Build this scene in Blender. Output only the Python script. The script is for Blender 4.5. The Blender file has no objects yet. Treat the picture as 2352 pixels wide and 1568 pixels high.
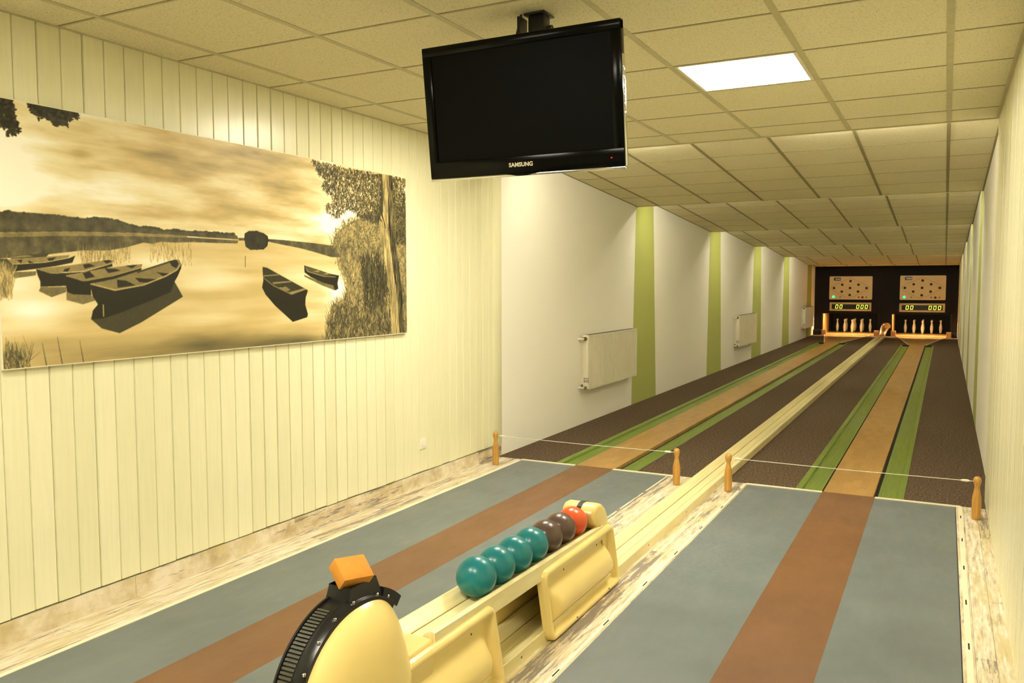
import bpy, bmesh, math, random
import numpy as np
from mathutils import Vector, Matrix
random.seed(7)
C = bpy.context.scene.collection
PI = math.pi

# ------------------------------------------------------------------ materials
def srgb(r, g, b):
    f = lambda c: ((c/255+0.055)/1.055)**2.4 if c/255 > .04045 else c/255/12.92
    return (f(r), f(g), f(b), 1)
class Nodes:
    def __init__(s, name):
        s.m = bpy.data.materials.new(name); s.m.use_nodes = True
        s.t = s.m.node_tree; s.t.nodes.clear()
        s.out = s.n('ShaderNodeOutputMaterial'); s.b = s.n('ShaderNodeBsdfPrincipled')
        s.l(s.b.outputs[0], s.out.inputs[0])
    def n(s, k, **kw):
        x = s.t.nodes.new(k)
        for a, v in kw.items(): setattr(x, a, v)
        return x
    def l(s, a, b): s.t.links.new(a, b)
    def coord(s, scale=(1, 1, 1), rot=(0, 0, 0), loc=(0, 0, 0)):
        tc = s.n('ShaderNodeTexCoord'); mp = s.n('ShaderNodeMapping')
        mp.inputs['Scale'].default_value = scale; mp.inputs['Rotation'].default_value = rot; mp.inputs['Location'].default_value = loc
        s.l(tc.outputs['Object'], mp.inputs[0]); return mp.outputs[0]
    def noise(s, vec, scale, detail=4, rough=.55):
        x = s.n('ShaderNodeTexNoise'); x.inputs['Scale'].default_value = scale; x.inputs['Detail'].default_value = detail
        x.inputs['Roughness'].default_value = rough; s.l(vec, x.inputs['Vector']); return x.outputs['Fac']
    def ramp(s, fac, stops):
        x = s.n('ShaderNodeValToRGB'); e = x.color_ramp.elements
        e[0].position, e[0].color = stops[0]; e[1].position, e[1].color = stops[-1]
        for p, c in stops[1:-1]: k = e.new(p); k.color = c
        s.l(fac, x.inputs[0]); return x.outputs[0]
    def mix(s, fac, a, b, mode='MIX'):
        x = s.n('ShaderNodeMix', data_type='RGBA', blend_type=mode)
        for v, i in ((fac, 0), (a, 6), (b, 7)):
            if hasattr(v, 'links'): s.l(v, x.inputs[i])
            else: x.inputs[i].default_value = v
        return x.outputs[2]
    def math(s, op, a, b=0.0):
        x = s.n('ShaderNodeMath', operation=op)
        for v, i in ((a, 0), (b, 1)):
            if hasattr(v, 'links'): s.l(v, x.inputs[i])
            else: x.inputs[i].default_value = v
        return x.outputs[0]
    def bump(s, h, strength=.3, dist=.002):
        x = s.n('ShaderNodeBump'); x.inputs['Strength'].default_value = strength; x.inputs['Distance'].default_value = dist
        s.l(h, x.inputs['Height']); s.l(x.outputs[0], s.b.inputs['Normal'])
    def set(s, color=None, rough=None, metal=None, spec=None, coat=None):
        for k, v in (('Base Color', color), ('Roughness', rough), ('Metallic', metal), ('Specular IOR Level', spec), ('Coat Weight', coat)):
            if v is None: continue
            if hasattr(v, 'links'): s.l(v, s.b.inputs[k])
            else: s.b.inputs[k].default_value = v
        return s.m
def vary(name, col, rough=.5, amp=.08, scale=12, metal=0, spec=.5, coat=0, bump=0, stretch=(1, 1, 1)):
    s = Nodes(name); v = s.coord(stretch); f = s.noise(v, scale)
    lo = tuple(c*(1-amp) for c in col[:3])+(1,); hi = tuple(min(1, c*(1+amp)) for c in col[:3])+(1,)
    s.set(s.ramp(f, [(.3, lo), (.7, hi)]), rough, metal, spec, coat)
    if bump: s.bump(f, bump)
    return s.m
def emit(name, col, strength):
    s = Nodes(name); e = s.n('ShaderNodeEmission'); e.inputs[0].default_value = col; e.inputs[1].default_value = strength
    s.l(e.outputs[0], s.out.inputs[0]); s.t.nodes.remove(s.b); return s.m
M = {}
def m_boards(name, base, groove, axis_period):
    s = Nodes(name)
    v = s.coord((1, 1, .06)); g = s.noise(v, 60, 5, .6); big = s.noise(s.coord((1, 1, .5)), 3, 2)
    sep = s.n('ShaderNodeSeparateXYZ'); tc = s.n('ShaderNodeTexCoord'); s.l(tc.outputs['Object'], sep.inputs[0])
    # tone of each board
    k = s.math('FLOOR', s.math('DIVIDE', s.math('SUBTRACT', sep.outputs[1], 2.103), axis_period))
    wn = s.n('ShaderNodeTexWhiteNoise', noise_dimensions='1D'); s.l(k, wn.inputs['W'])
    c0 = s.ramp(g, [(.35, tuple(x*.95 for x in base[:3])+(1,)), (.62, base)])
    c1 = s.mix(s.math('MULTIPLY', wn.outputs[0], .2), c0, groove)
    c2 = s.mix(s.math('MULTIPLY', big, .14), c1, groove)
    v2 = s.n('ShaderNodeTexVoronoi'); v2.inputs['Scale'].default_value = 5; s.l(s.coord((1, 1, .35)), v2.inputs['Vector'])
    kn = s.ramp(v2.outputs['Distance'], [(.018, (1, 1, 1, 1)), (.035, (0, 0, 0, 1))])
    s.set(s.mix(s.math('MULTIPLY', kn, .3), c2, groove), .26, spec=.5); s.bump(g, .18, .0008); return s.m
M['boards'] = m_boards('painted_boards', srgb(242, 238, 204), srgb(204, 202, 150), .1092)
M['groove'] = vary('groove', srgb(150, 150, 110), .7)
def m_plaster(name, col):
    s = Nodes(name); v = s.coord((1, 1, 1)); n = s.noise(v, 140, 3, .6); b = s.noise(v, 1.2, 3)
    d = s.noise(s.coord((1, 1, 1)), 9, 6, .7)
    c = s.mix(s.math('MULTIPLY', b, .1), col, tuple(x*.75 for x in col[:3])+(1,))
    c = s.mix(s.ramp(d, [(.66, (0, 0, 0, 1)), (.78, (.25, .25, .25, 1))]), c, tuple(x*.7 for x in col[:3])+(1,))
    s.set(c, .75, spec=.25); s.bump(n, .5, .002); return s.m
M['plaster'] = m_plaster('white_woodchip', srgb(246, 243, 232))
M['stripe'] = m_plaster('green_paint', srgb(176, 182, 106))
def m_ceiling():
    s = Nodes('mineral_tile'); v = s.coord(); n = s.noise(v, 110, 4, .8); w = s.noise(v, 60, 4, .7); b = s.noise(v, 1.3, 2)
    col = srgb(232, 224, 188)
    c = s.ramp(n, [(.36, srgb(188, 178, 138)), (.45, col), (.7, srgb(240, 232, 196))])
    c = s.mix(s.ramp(w, [(.3, (.5, .5, .5, 1)), (.37, (0, 0, 0, 1))]), c, srgb(150, 142, 108))
    c = s.mix(s.math('MULTIPLY', b, .12), c, srgb(214, 204, 162))
    s.set(c, .85, spec=.15); s.bump(n, .35, .0015); return s.m
M['tile'] = m_ceiling()
M['tbar'] = vary('grid_bar', srgb(196, 188, 148), .5)
M['tgap'] = vary('grid_gap', srgb(150, 140, 100), .7)
def m_vinyl(name='distressed_planks', thr=.632):
    s = Nodes(name)
    v = s.coord((1, 1, 1), (0, 0, PI/2))
    br = s.n('ShaderNodeTexBrick'); s.l(v, br.inputs['Vector'])
    br.inputs['Scale'].default_value = 1; br.inputs['Brick Width'].default_value = 1.15; br.inputs['Row Height'].default_value = .078
    br.inputs['Mortar Size'].default_value = .0012; br.inputs['Mortar Smooth'].default_value = 0; br.inputs['Bias'].default_value = 0
    br.offset = .37; br.inputs['Color1'].default_value = (0, 0, 0, 1); br.inputs['Color2'].default_value = (1, 1, 1, 1); br.inputs['Mortar'].default_value = (.5, .5, .5, 1)
    g = s.noise(s.coord((9, .9, 1)), 6, 6, .65); p = s.noise(s.coord((7, .55, 7)), 4.5, 9, .78); q = s.noise(s.coord((3, .6, 1), loc=(3, 1, 0)), 3, 6, .7)
    base = s.ramp(g, [(.32, srgb(172, 156, 124)), (.45, srgb(212, 200, 172)), (.6, srgb(238, 231, 214))])
    tint = s.mix(s.math('MULTIPLY', br.outputs['Color'], .45), base, srgb(204, 178, 128))
    yel = s.mix(s.ramp(q, [(.5, (0, 0, 0, 1)), (.62, (.8, .8, .8, 1))]), tint, srgb(206, 190, 140))
    th = s.math('ADD', p, s.math('MULTIPLY', br.outputs['Color'], .17))
    mask = s.ramp(th, [(thr, (0, 0, 0, 1)), (thr+.025, (1, 1, 1, 1))])
    c = s.mix(s.math('MULTIPLY', mask, .8), yel, srgb(112, 104, 104))
    gr = s.math('GREATER_THAN', br.outputs['Fac'], .5)
    c = s.mix(s.math('MULTIPLY', gr, .7), c, srgb(130, 112, 82))
    s.set(c, .42, spec=.45); return s.m
M['vinyl'] = m_vinyl(); M['skirt'] = m_vinyl('distressed_skirting', .672)
def m_lino(name, col, scuff=.4):
    s = Nodes(name); v = s.coord(); n = s.noise(v, 2.2, 5, .6); f = s.noise(v, 240, 2, .7); w = s.noise(s.coord((1.4, .45, 1), (0, 0, .25)), 5, 9, .75)
    c = s.ramp(n, [(.3, tuple(x*.88 for x in col[:3])+(1,)), (.7, tuple(x*1.1 for x in col[:3])+(1,))])
    c = s.mix(s.ramp(f, [(.3, (.18, .18, .18, 1)), (.5, (0, 0, 0, 1))]), c, tuple(x*.6 for x in col[:3])+(1,))
    c = s.mix(s.math('MULTIPLY', s.ramp(w, [(.6, (0, 0, 0, 1)), (.74, (1, 1, 1, 1))]), scuff), c, tuple(min(1, x*1.7+.03) for x in col[:3])+(1,))
    # long curved scuff marks from shoes
    reg = s.n('ShaderNodeTexGradient', gradient_type='SPHERICAL'); s.l(s.coord((2.4, 1.0, 1), loc=(2.75, -4.75, 0)), reg.inputs['Vector'])
    sw = s.noise(s.coord((9, 26, 1), (0, 0, .9)), 3.2, 8, .8)
    sc = s.math('MULTIPLY', s.math('MULTIPLY', s.ramp(sw, [(.5, (0, 0, 0, 1)), (.68, (1, 1, 1, 1))]), reg.outputs['Fac']), scuff*1.6)
    c = s.mix(sc, c, tuple(min(1, x*2+.08) for x in col[:3])+(1,))
    s.set(c, s.ramp(w, [(.3, (.33, .33, .33, 1)), (.7, (.5, .5, .5, 1))]), spec=.42); return s.m
M['blue'] = m_lino('blue_linoleum', srgb(108, 116, 118), .34)
M['red'] = m_lino('redbrown_linoleum', srgb(120, 84, 54), .15)
def m_carpet():
    s = Nodes('brown_carpet'); v = s.coord(); n = s.noise(v, 62, 3, .8); w = s.noise(v, 18, 3, .7)
    c = s.ramp(n, [(.3, srgb(48, 40, 31)), (.48, srgb(82, 69, 55)), (.64, srgb(140, 120, 98))])
    c = s.mix(s.math('MULTIPLY', w, .4), c, srgb(70, 54, 40))
    s.set(c, .95, spec=.1); s.bump(n, .8, .004); return s.m
M['carpet'] = m_carpet()
def m_lane():
    s = Nodes('lane_wood'); v = s.coord((1, 1, 1), (0, 0, PI/2))
    br = s.n('ShaderNodeTexBrick'); s.l(v, br.inputs['Vector']); br.inputs['Scale'].default_value = 1
    br.inputs['Brick Width'].default_value = .20; br.inputs['Row Height'].default_value = .058; br.inputs['Mortar Size'].default_value = .0006
    br.inputs['Color1'].default_value = (0, 0, 0, 1); br.inputs['Color2'].default_value = (1, 1, 1, 1); br.inputs['Mortar'].default_value = (.4, .4, .4, 1)
    g = s.noise(s.coord((26, 1.5, 1)), 8, 6, .6); b = s.noise(s.coord((2, .5, 1)), 2, 3, .6)
    c = s.ramp(g, [(.3, srgb(168, 126, 66)), (.65, srgb(200, 160, 98))])
    c = s.mix(s.math('MULTIPLY', br.outputs['Color'], .5), c, srgb(148, 114, 62))
    c = s.mix(s.ramp(b, [(.5, (0, 0, 0, 1)), (.75, (.45, .45, .45, 1))]), c, srgb(140, 112, 64))
    s.set(c, .33, spec=.45); return s.m
M['lane'] = m_lane()
def m_gutter():
    s = Nodes('green_gutter'); g = s.noise(s.coord((30, .6, 1)), 4, 5, .6); b = s.noise(s.coord(), 6, 3)
    c = s.ramp(g, [(.3, srgb(92, 116, 34)), (.65, srgb(126, 150, 58))]); c = s.mix(s.math('MULTIPLY', b, .3), c, srgb(98, 110, 54))
    s.set(c, .38, spec=.5); return s.m
M['gutter'] = m_gutter()
M['cream'] = vary('cream_gelcoat', srgb(243, 217, 140), .28, .03, 5, coat=.3)
def m_rail():
    s = Nodes('cream_rail'); g = s.noise(s.coord((30, .5, 1)), 5, 6, .65); d = s.noise(s.coord((4, 1, 1)), 22, 6, .75)
    c = s.ramp(g, [(.3, srgb(224, 208, 150)), (.65, srgb(242, 230, 178))])
    c = s.mix(s.ramp(d, [(.68, (0, 0, 0, 1)), (.76, (.6, .6, .6, 1))]), c, srgb(160, 134, 70))
    s.set(c, .3, spec=.5); return s.m
M['creamrail'] = m_rail()
M['black'] = vary('black_plastic', srgb(22, 22, 24), .28, .2, 20)
M['black_matte'] = vary('black_rubber', srgb(34, 32, 28), .6, .2, 30)
M['pit'] = vary('pit_black', srgb(14, 10, 8), .8)
M['rib'] = vary('ribbed_belt', srgb(72, 70, 58), .5, .15, 30)
M['teal'] = vary('teal_ball', srgb(12, 118, 126), .3, .12, 9, coat=.08)
M['darkball'] = vary('dark_brown_ball', srgb(84, 64, 56), .3, .15, 9, coat=.2)
M['redball'] = vary('orange_ball', srgb(214, 84, 34), .3, .12, 9, coat=.2)
M['ballband'] = vary('ball_seam', srgb(30, 60, 60), .4)
M['sponge'] = vary('orange_sponge', srgb(206, 138, 46), .8, .08, 25, bump=.2)
M['chrome'] = vary('chrome', srgb(220, 220, 215), .12, .03, 4, metal=1)
M['whitetrim'] = vary('white_trim', srgb(236, 228, 200), .4, .05, 6)
M['slot'] = vary('slot_black', srgb(14, 14, 14), .7)
def m_wood(name, a, b, rough=.35, st=(14, 14, 1)):
    s = Nodes(name); g = s.noise(s.coord(st), 9, 5, .6); s.set(s.ramp(g, [(.3, a), (.65, b)]), rough, coat=.15); return s.m
M['pinwood'] = m_wood('varnished_beech', srgb(178, 128, 54), srgb(204, 156, 76), .28)
M['pin'] = m_wood('pale_pin', srgb(222, 190, 140), srgb(240, 216, 172), .3)
M['pitwood'] = m_wood('pit_wood', srgb(166, 118, 62), srgb(194, 146, 86), .35)
M['endwall'] = vary('dark_brown_panel', srgb(24, 15, 8), .6, .12, 4, spec=.2)
M['scoreface'] = vary('score_face', srgb(232, 204, 138), .4, .03, 4)
M['scoreframe'] = vary('score_frame', srgb(206, 182, 124), .4, .03, 4)
M['dot'] = vary('lamp_off', srgb(46, 22, 10), .35)
M['line'] = vary('printed_line', srgb(168, 128, 66), .6)
M['dotred'] = vary('lamp_red', srgb(92, 16, 10), .35)
M['dotolive'] = vary('lamp_olive', srgb(140, 124, 40), .4)
M['window'] = vary('display_window', srgb(30, 30, 30), .15)
M['tvblack'] = vary('tv_bezel', srgb(4, 4, 3), .16, .1, 6, spec=.15)
M['tvscreen'] = vary('tv_screen', srgb(7, 6, 5), .4, .05, 3, spec=.08)
M['radiator'] = vary('radiator_enamel', srgb(226, 220, 196), .35, .03, 6)
M['socket'] = vary('socket_white', srgb(240, 236, 220), .35, .02, 6)
M['cord'] = vary('white_cord', srgb(226, 222, 205), .6)
M['brass'] = vary('valve_metal', srgb(120, 100, 70), .35, .1, 20, metal=.8)
WARM = (1, .93, .75, 1)
M['lamp'] = emit('ceiling_panel_glow', WARM, 16)
M['tube'] = emit('tube_glow', (1, .93, .74, 1), 46)
M['pitlamp'] = emit('pit_lamp_glow', (1, .70, .36, 1), 80)
M['led'] = emit('led_digits', (.8, 1, .05, 1), 1.2)
M['green'] = emit('green_indicator', (.06, 1, .25, 1), .8)
M['redled'] = emit('standby_led', (.6, .02, .02, 1), .6)

# ------------------------------------------------------------------ mesh helpers
class MB:
    def __init__(s): s.v = []; s.f = []; s.mi = []; s.mats = []
    def _m(s, mat):
        if mat not in s.mats: s.mats.append(mat)
        return s.mats.index(mat)
    def add(s, vs, fs, mat):
        o = len(s.v); s.v += [tuple(p) for p in vs]; k = s._m(mat)
        for f in fs: s.f.append(tuple(i+o for i in f)); s.mi.append(k)
        return s
    def quad(s, a, b, c, d, mat): return s.add([a, b, c, d], [(0, 1, 2, 3)], mat)
    def box(s, x0, x1, y0, y1, z0, z1, mat, bev=0, seg=2):
        if bev:
            bm = bmesh.new(); bmesh.ops.create_cube(bm, size=1)
            for v in bm.verts: v.co = Vector(((x0+x1)/2+v.co.x*(x1-x0), (y0+y1)/2+v.co.y*(y1-y0), (z0+z1)/2+v.co.z*(z1-z0)))
            bmesh.ops.bevel(bm, geom=bm.edges[:], offset=bev, segments=seg, affect='EDGES', profile=.5)
            bm.verts.index_update(); s.add([v.co[:] for v in bm.verts], [[v.index for v in f.verts] for f in bm.faces], mat); bm.free(); return s
        vs = [(x, y, z) for z in (z0, z1) for y in (y0, y1) for x in (x0, x1)]
        return s.add(vs, [(0, 2, 3, 1), (4, 5, 7, 6), (0, 1, 5, 4), (2, 6, 7, 3), (0, 4, 6, 2), (1, 3, 7, 5)], mat)
    def prism(s, pts, axis, a, b, mat, caps=True):
        """extrude the closed 2D outline pts along an axis: 'x' -> pts are (y,z), 'y' -> (x,z), 'z' -> (x,y)"""
        def P(p, t): return {'x': (t, p[0], p[1]), 'y': (p[0], t, p[1]), 'z': (p[0], p[1], t)}[axis]
        n = len(pts); vs = [P(p, a) for p in pts]+[P(p, b) for p in pts]
        fs = [(i, (i+1) % n, n+(i+1) % n, n+i) for i in range(n)]
        if caps: fs += [tuple(range(n))[::-1], tuple(range(n, 2*n))]
        return s.add(vs, fs, mat)
    def strip(s, pts, axis, a, b, mat):
        def P(p, t): return {'x': (t, p[0], p[1]), 'y': (p[0], t, p[1]), 'z': (p[0], p[1], t)}[axis]
        n = len(pts); vs = [P(p, a) for p in pts]+[P(p, b) for p in pts]
        return s.add(vs, [(i, i+1, n+i+1, n+i) for i in range(n-1)], mat)
    def lathe(s, prof, c, mat, seg=24, axis='z'):
        vs = []; fs = []; n = len(prof)
        for k in range(seg):
            a = 2*PI*k/seg
            for r, h in prof:
                p = (r*math.cos(a), r*math.sin(a), h)
                if axis == 'x': p = (h, r*math.cos(a), r*math.sin(a))
                if axis == 'y': p = (r*math.sin(a), h, r*math.cos(a))
                vs.append((c[0]+p[0], c[1]+p[1], c[2]+p[2]))
        for k in range(seg):
            k2 = (k+1) % seg
            for i in range(n-1):
                fs.append((k*n+i, k2*n+i, k2*n+i+1, k*n+i+1))
        if prof[0][0] > 1e-5: fs.append(tuple(k*n for k in range(seg))[::-1])
        if prof[-1][0] > 1e-5: fs.append(tuple(k*n+n-1 for k in range(seg)))
        return s.add(vs, fs, mat)
    def tube(s, path, r, mat, seg=10):
        vs = []; fs = []; n = len(path)
        for i, p in enumerate(path):
            p = Vector(p); d = (Vector(path[min(i+1, n-1)])-Vector(path[max(i-1, 0)])).normalized()
            u = d.cross(Vector((0, 0, 1)));
            if u.length < .1: u = d.cross(Vector((1, 0, 0)))
            u.normalize(); w = d.cross(u)
            for k in range(seg): a = 2*PI*k/seg; vs.append((p+u*r*math.cos(a)+w*r*math.sin(a))[:])
        for i in range(n-1):
            for k in range(seg): k2 = (k+1) % seg; fs.append((i*seg+k, i*seg+k2, (i+1)*seg+k2, (i+1)*seg+k))
        fs += [tuple(range(seg))[::-1], tuple((n-1)*seg+k for k in range(seg))]
        return s.add(vs, fs, mat)
    def build(s, name, parent=None, angle=38, recalc=True):
        me = bpy.data.meshes.new(name); off = Vector(parent_world(parent)) if parent else Vector((0, 0, 0))
        me.from_pydata([(Vector(v)-off)[:] for v in s.v], [], s.f)
        for m in s.mats: me.materials.append(M[m])
        me.polygons.foreach_set('material_index', s.mi)
        if recalc:
            bm = bmesh.new(); bm.from_mesh(me); bmesh.ops.remove_doubles(bm, verts=bm.verts, dist=1e-6)
            bmesh.ops.recalc_face_normals(bm, faces=bm.faces); bm.to_mesh(me); bm.free()
        me.polygons.foreach_set('use_smooth', [True]*len(me.polygons)); me.set_sharp_from_angle(angle=math.radians(angle)); me.update()
        o = bpy.data.objects.new(name, me); C.objects.link(o)
        if parent: o.parent = parent
        return o
def parent_world(o):
    p = Vector((0, 0, 0))
    while o: p += o.location; o = o.parent
    return p
def tag(o, label=None, cat=None, group=None, kind=None):
    if label: o['label'] = label
    if cat: o['category'] = cat
    if group: o['group'] = group
    if kind: o['kind'] = kind
    return o
def thing(name, label, cat, loc, group=None):
    o = bpy.data.objects.new(name, None); C.objects.link(o); o.location = loc; o.empty_display_size = .1
    return tag(o, label, cat, group)
def struct(mb, name, label=None, **k):
    return tag(mb.build(name, **k), label, None, None, 'structure')
def dup(root, loc, label=None, group=None):
    r = root.copy(); C.objects.link(r); r.location = loc
    if label: r['label'] = label
    if group: r['group'] = group
    for ch in list(root.children):
        c = ch.copy(); C.objects.link(c); c.parent = r
        for g in list(ch.children):
            d = g.copy(); C.objects.link(d); d.parent = c
    return r

# ------------------------------------------------------------------ room dimensions (metres)
XL, XR, XRN = -3.56, .33, .293         # lane-room walls and the boarded near part of the right wall
YB, YF, YE = -3.2, 6.52, 26.9          # back wall, foul line, end wall
YS = [6.78, 10.3, 14.1, 17.75, 21.4, 25.4, YE]
ZLO = [2.71, 2.552, 2.437, 2.332, 2.22, 2.10, 2.075]
SL = .066
LANES = (-2.607, -.597)
YPIT = 29.7

# ------------------------------------------------------------------ walls
def boards(name, x, sgn, y0, y1, z0, z1, anchor=2.103, per=.1092):
    """vertical tongue-and-groove boards; sgn = direction the face looks in x"""
    mb = MB(); n0 = math.floor((y0-anchor)/per)
    k = n0
    rr = random.Random(3)
    while anchor+k*per < y1:
        a = max(y0, anchor+k*per); b = min(y1, anchor+(k+1)*per); g = rr.uniform(.0015, .0045)
        if b-a > .01:
            dx = rr.uniform(-.0008, .0008)
            zb = z0-rr.uniform(0, .006) if z0 > .05 else z0
            prof = [(x-sgn*.009, a), (x-sgn*.009, a+g*.5), (x-sgn*.002+dx, a+g), (x+dx, a+g+.002), (x+dx, b-g-.002), (x-sgn*.002+dx, b-g), (x-sgn*.009, b-g*.5), (x-sgn*.009, b)]
            n = len(prof); vs = [(p[0], p[1], zb) for p in prof]+[(p[0], p[1], z1) for p in prof]
            mb.add(vs, [(i, i+1, n+i+1, n+i) for i in range(1, n-2)], 'boards')
            mb.add([vs[0], vs[1], vs[n+1], vs[n]], [(0, 1, 2, 3)], 'groove'); mb.add([vs[n-2], vs[n-1], vs[2*n-1], vs[2*n-2]], [(0, 1, 2, 3)], 'groove')
            mb.add([(x-sgn*.012, a, zb), (x-sgn*.012, b, zb), (x+dx, b, zb), (x+dx, a, zb)], [(0, 1, 2, 3)], 'groove')
        k += 1
    mb.box(min(x-sgn*.01, x-sgn*.12), max(x-sgn*.01, x-sgn*.12), y0, y1, 0, z1+.1, 'groove')
    return mb
YPE = 6.44
mb = boards('w', XL+.004, 1, YB, YPE, .116, 2.71)
mb.box(XL-.05, XL+.006, YPE, YPE+.16, .104, 2.80, 'boards', .003)          # corner board beside the plaster
def stripes_wall(mb, x, sgn):
    ys = [YPE+.16 if sgn > 0 else 6.76]; segs = []
    st = []
    for k in range(1, 6):
        y = YS[k]
        st.append((y-.02, y-.16, y+.66, y+.86))       # top-left, bottom-left, top-right, bottom-right
    prev = (ys[0], ys[0])
    zt = 2.9
    for tl, bl, tr, br in st:
        mb.quad((x, prev[1], 0), (x, bl, 0), (x, tl, zt), (x, prev[0], zt), 'plaster')
        mb.quad((x, bl, 0), (x, br, 0), (x, tr, zt), (x, tl, zt), 'stripe'); prev = (tr, br)
    mb.quad((x, prev[1], 0), (x, YE+.02, 0), (x, YE+.02, zt), (x, prev[0], zt), 'plaster')
    # body of the wall behind the paint
    xo = x-sgn*.12
    mb.quad((xo, ys[0], 0), (xo, YE+.02, 0), (xo, YE+.02, zt), (xo, ys[0], zt), 'plaster')
    mb.quad((x, ys[0], 0), (xo, ys[0], 0), (xo, ys[0], zt), (x, ys[0], zt), 'plaster')
stripes_wall(mb, XL, 1)
struct(mb, 'wall_left', recalc=False)
mb = boards('w', XRN, -1, YB, 6.76, .0, 2.71)
mb.box(XRN, XRN+.05, 6.70, 6.762, 0, 2.80, 'boards', .003)
stripes_wall(mb, XR, -1)
struct(mb, 'wall_right', recalc=False)
mb = MB(); mb.box(XL-.1, XR+.1, YB-.12, YB, 0, 2.9, 'plaster'); struct(mb, 'wall_front')
# skirting
mb = MB(); mb.box(XL-.01, XL+.0035, YB, 6.59, 0, .104, 'skirt'); struct(mb, 'baseboard_left')
# end wall with the two pit openings
PX = [(-3.33, -1.72), (-1.40, .185)]; PZ = .655
mb = MB(); mb.box(XL-.02, XR+.02, YE, YE+.05, PZ, 2.9, 'endwall')
for a, b in ((XL-.02, PX[0][0]), (PX[0][1], PX[1][0]), (PX[1][1], XR+.02)): mb.box(a, b, YE, YE+.05, 0, PZ, 'endwall')
for x in (-2.97+.1, -1.72, -1.40, .07): mb.box(x-.004, x+.004, YE-.004, YE, PZ+.02, 2.07, 'pit')
mb.box(XL, XL+.22, YE-.18, YE, 0, .16, 'endwall', .004); mb.box(XR-.14, XR, YE-.1, YE, 0, .14, 'endwall', .004)
struct(mb, 'wall_back')
mb = MB()
mb.box(XL-.1, XR+.1, YPIT, YPIT+.08, -.02, 1.2, 'pit'); mb.box(XL-.1, XR+.1, YE+.05, YPIT, PZ+.12, PZ+.2, 'pit')
for x in (PX[0][0]-.06, PX[0][1], PX[1][0]-.05, PX[1][1]): mb.box(x, x+.06, YE+.05, YPIT, 0, PZ+.12, 'pit')
tag(struct(mb, 'wall_pit'))

# ------------------------------------------------------------------ ceiling
GX = [-3.268, -2.620, -1.975, -1.333, -.678, -.015]
mb = MB()
LT = [(-1.333, -.678, 4.375, 5.03), (-2.620, -1.975, 4.375, 5.03), (-1.333, -.678, .46, 1.11), (-2.620, -1.975, .46, 1.11), (-1.333, -.678, -1.85, -1.2), (-2.620, -1.975, -1.85, -1.2)]
GY = [3.067+.654*k for k in range(-9, 6)]
GY = [g for g in GY if g > YB]
xs = [XL-.02]+GX+[XR+.02]; ysl = [YB]+GY+[YS[0]]
def is_light(xa, xb, ya, yb):
    return any(abs((xa+xb)/2-(l[0]+l[1])/2) < .2 and abs((ya+yb)/2-(l[2]+l[3])/2) < .25 for l in LT)
cells = []
for i in range(len(xs)-1):
    for j in range(len(ysl)-1):
        xa, xb, ya, yb = xs[i], xs[i+1], ysl[j], ysl[j+1]
        if is_light(xa, xb, ya, yb): cells.append((xa, xb, ya, yb)); continue
        mb.box(xa, xb, ya, yb, 2.711, 2.73, 'tile')
for x in GX: mb.box(x-.0155, x+.0155, YB, YS[0], 2.708, 2.7125, 'tbar')
for y in GY:
    mb.box(XL, XRN, y-.0035, y+.0035, 2.7095, 2.712, 'tgap'); mb.box(XL, XRN, y+.0035, y+.014, 2.7085, 2.712, 'tbar')
mb.box(XL, XL+.02, YB, YS[0], 2.7065, 2.712, 'tbar'); mb.box(XRN-.02, XRN, YB, YS[0], 2.7065, 2.712, 'tbar')
mb.box(XL-.02, XR+.02, YS[0]-.02, YS[0], 2.703, 2.83, 'tbar')
# closed upper side, so nothing outside shines in
for xa, xb, ya, yb in cells: mb.box(xa, xb, ya, yb, 2.80, 2.82, 'tbar')
struct(mb, 'ceiling')
for k in range(len(YS)-1):
    y0, y1 = YS[k], YS[k+1]; zl = ZLO[k+1]; sl = SL if k < 5 else .055; zu = zl+sl*(y1-y0)
    mb = MB(); Z = lambda y: zl+sl*(y1-y)
    def slab(xa, xb, ya, yb, o0, o1, mat):
        vs = [(x, y, Z(y)+o) for o in (o0, o1) for y in (ya, yb) for x in (xa, xb)]
        mb.add(vs, [(0, 2, 3, 1), (4, 5, 7, 6), (0, 1, 5, 4), (2, 6, 7, 3), (0, 4, 6, 2), (1, 3, 7, 5)], mat)
    slab(XL-.02, XR+.02, y0, y1, 0, .02, 'tile')
    for x in GX: slab(x-.013, x+.013, y0, y1, -.0035, 0, 'tbar' if k < 0 else 'tgap')
    j = 0
    while y1-.04-j*.635 > y0+.05:
        y = y1-.04-j*.635; slab(XL, XR, y-.0045, y+.0045, -.002, 0, 'tgap'); j += 1
    slab(XL, XL+.015, y0, y1, -.004, 0, 'tgap'); slab(XR-.015, XR, y0, y1, -.004, 0, 'tgap')
    if k < 5:
        mb.box(XL-.02, XR+.02, y1-.012, y1, zl-.006, ZLO[k+2]+SL*(YS[k+2]-y1)+.02, 'tbar')
    struct(mb, 'ceiling')

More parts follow.
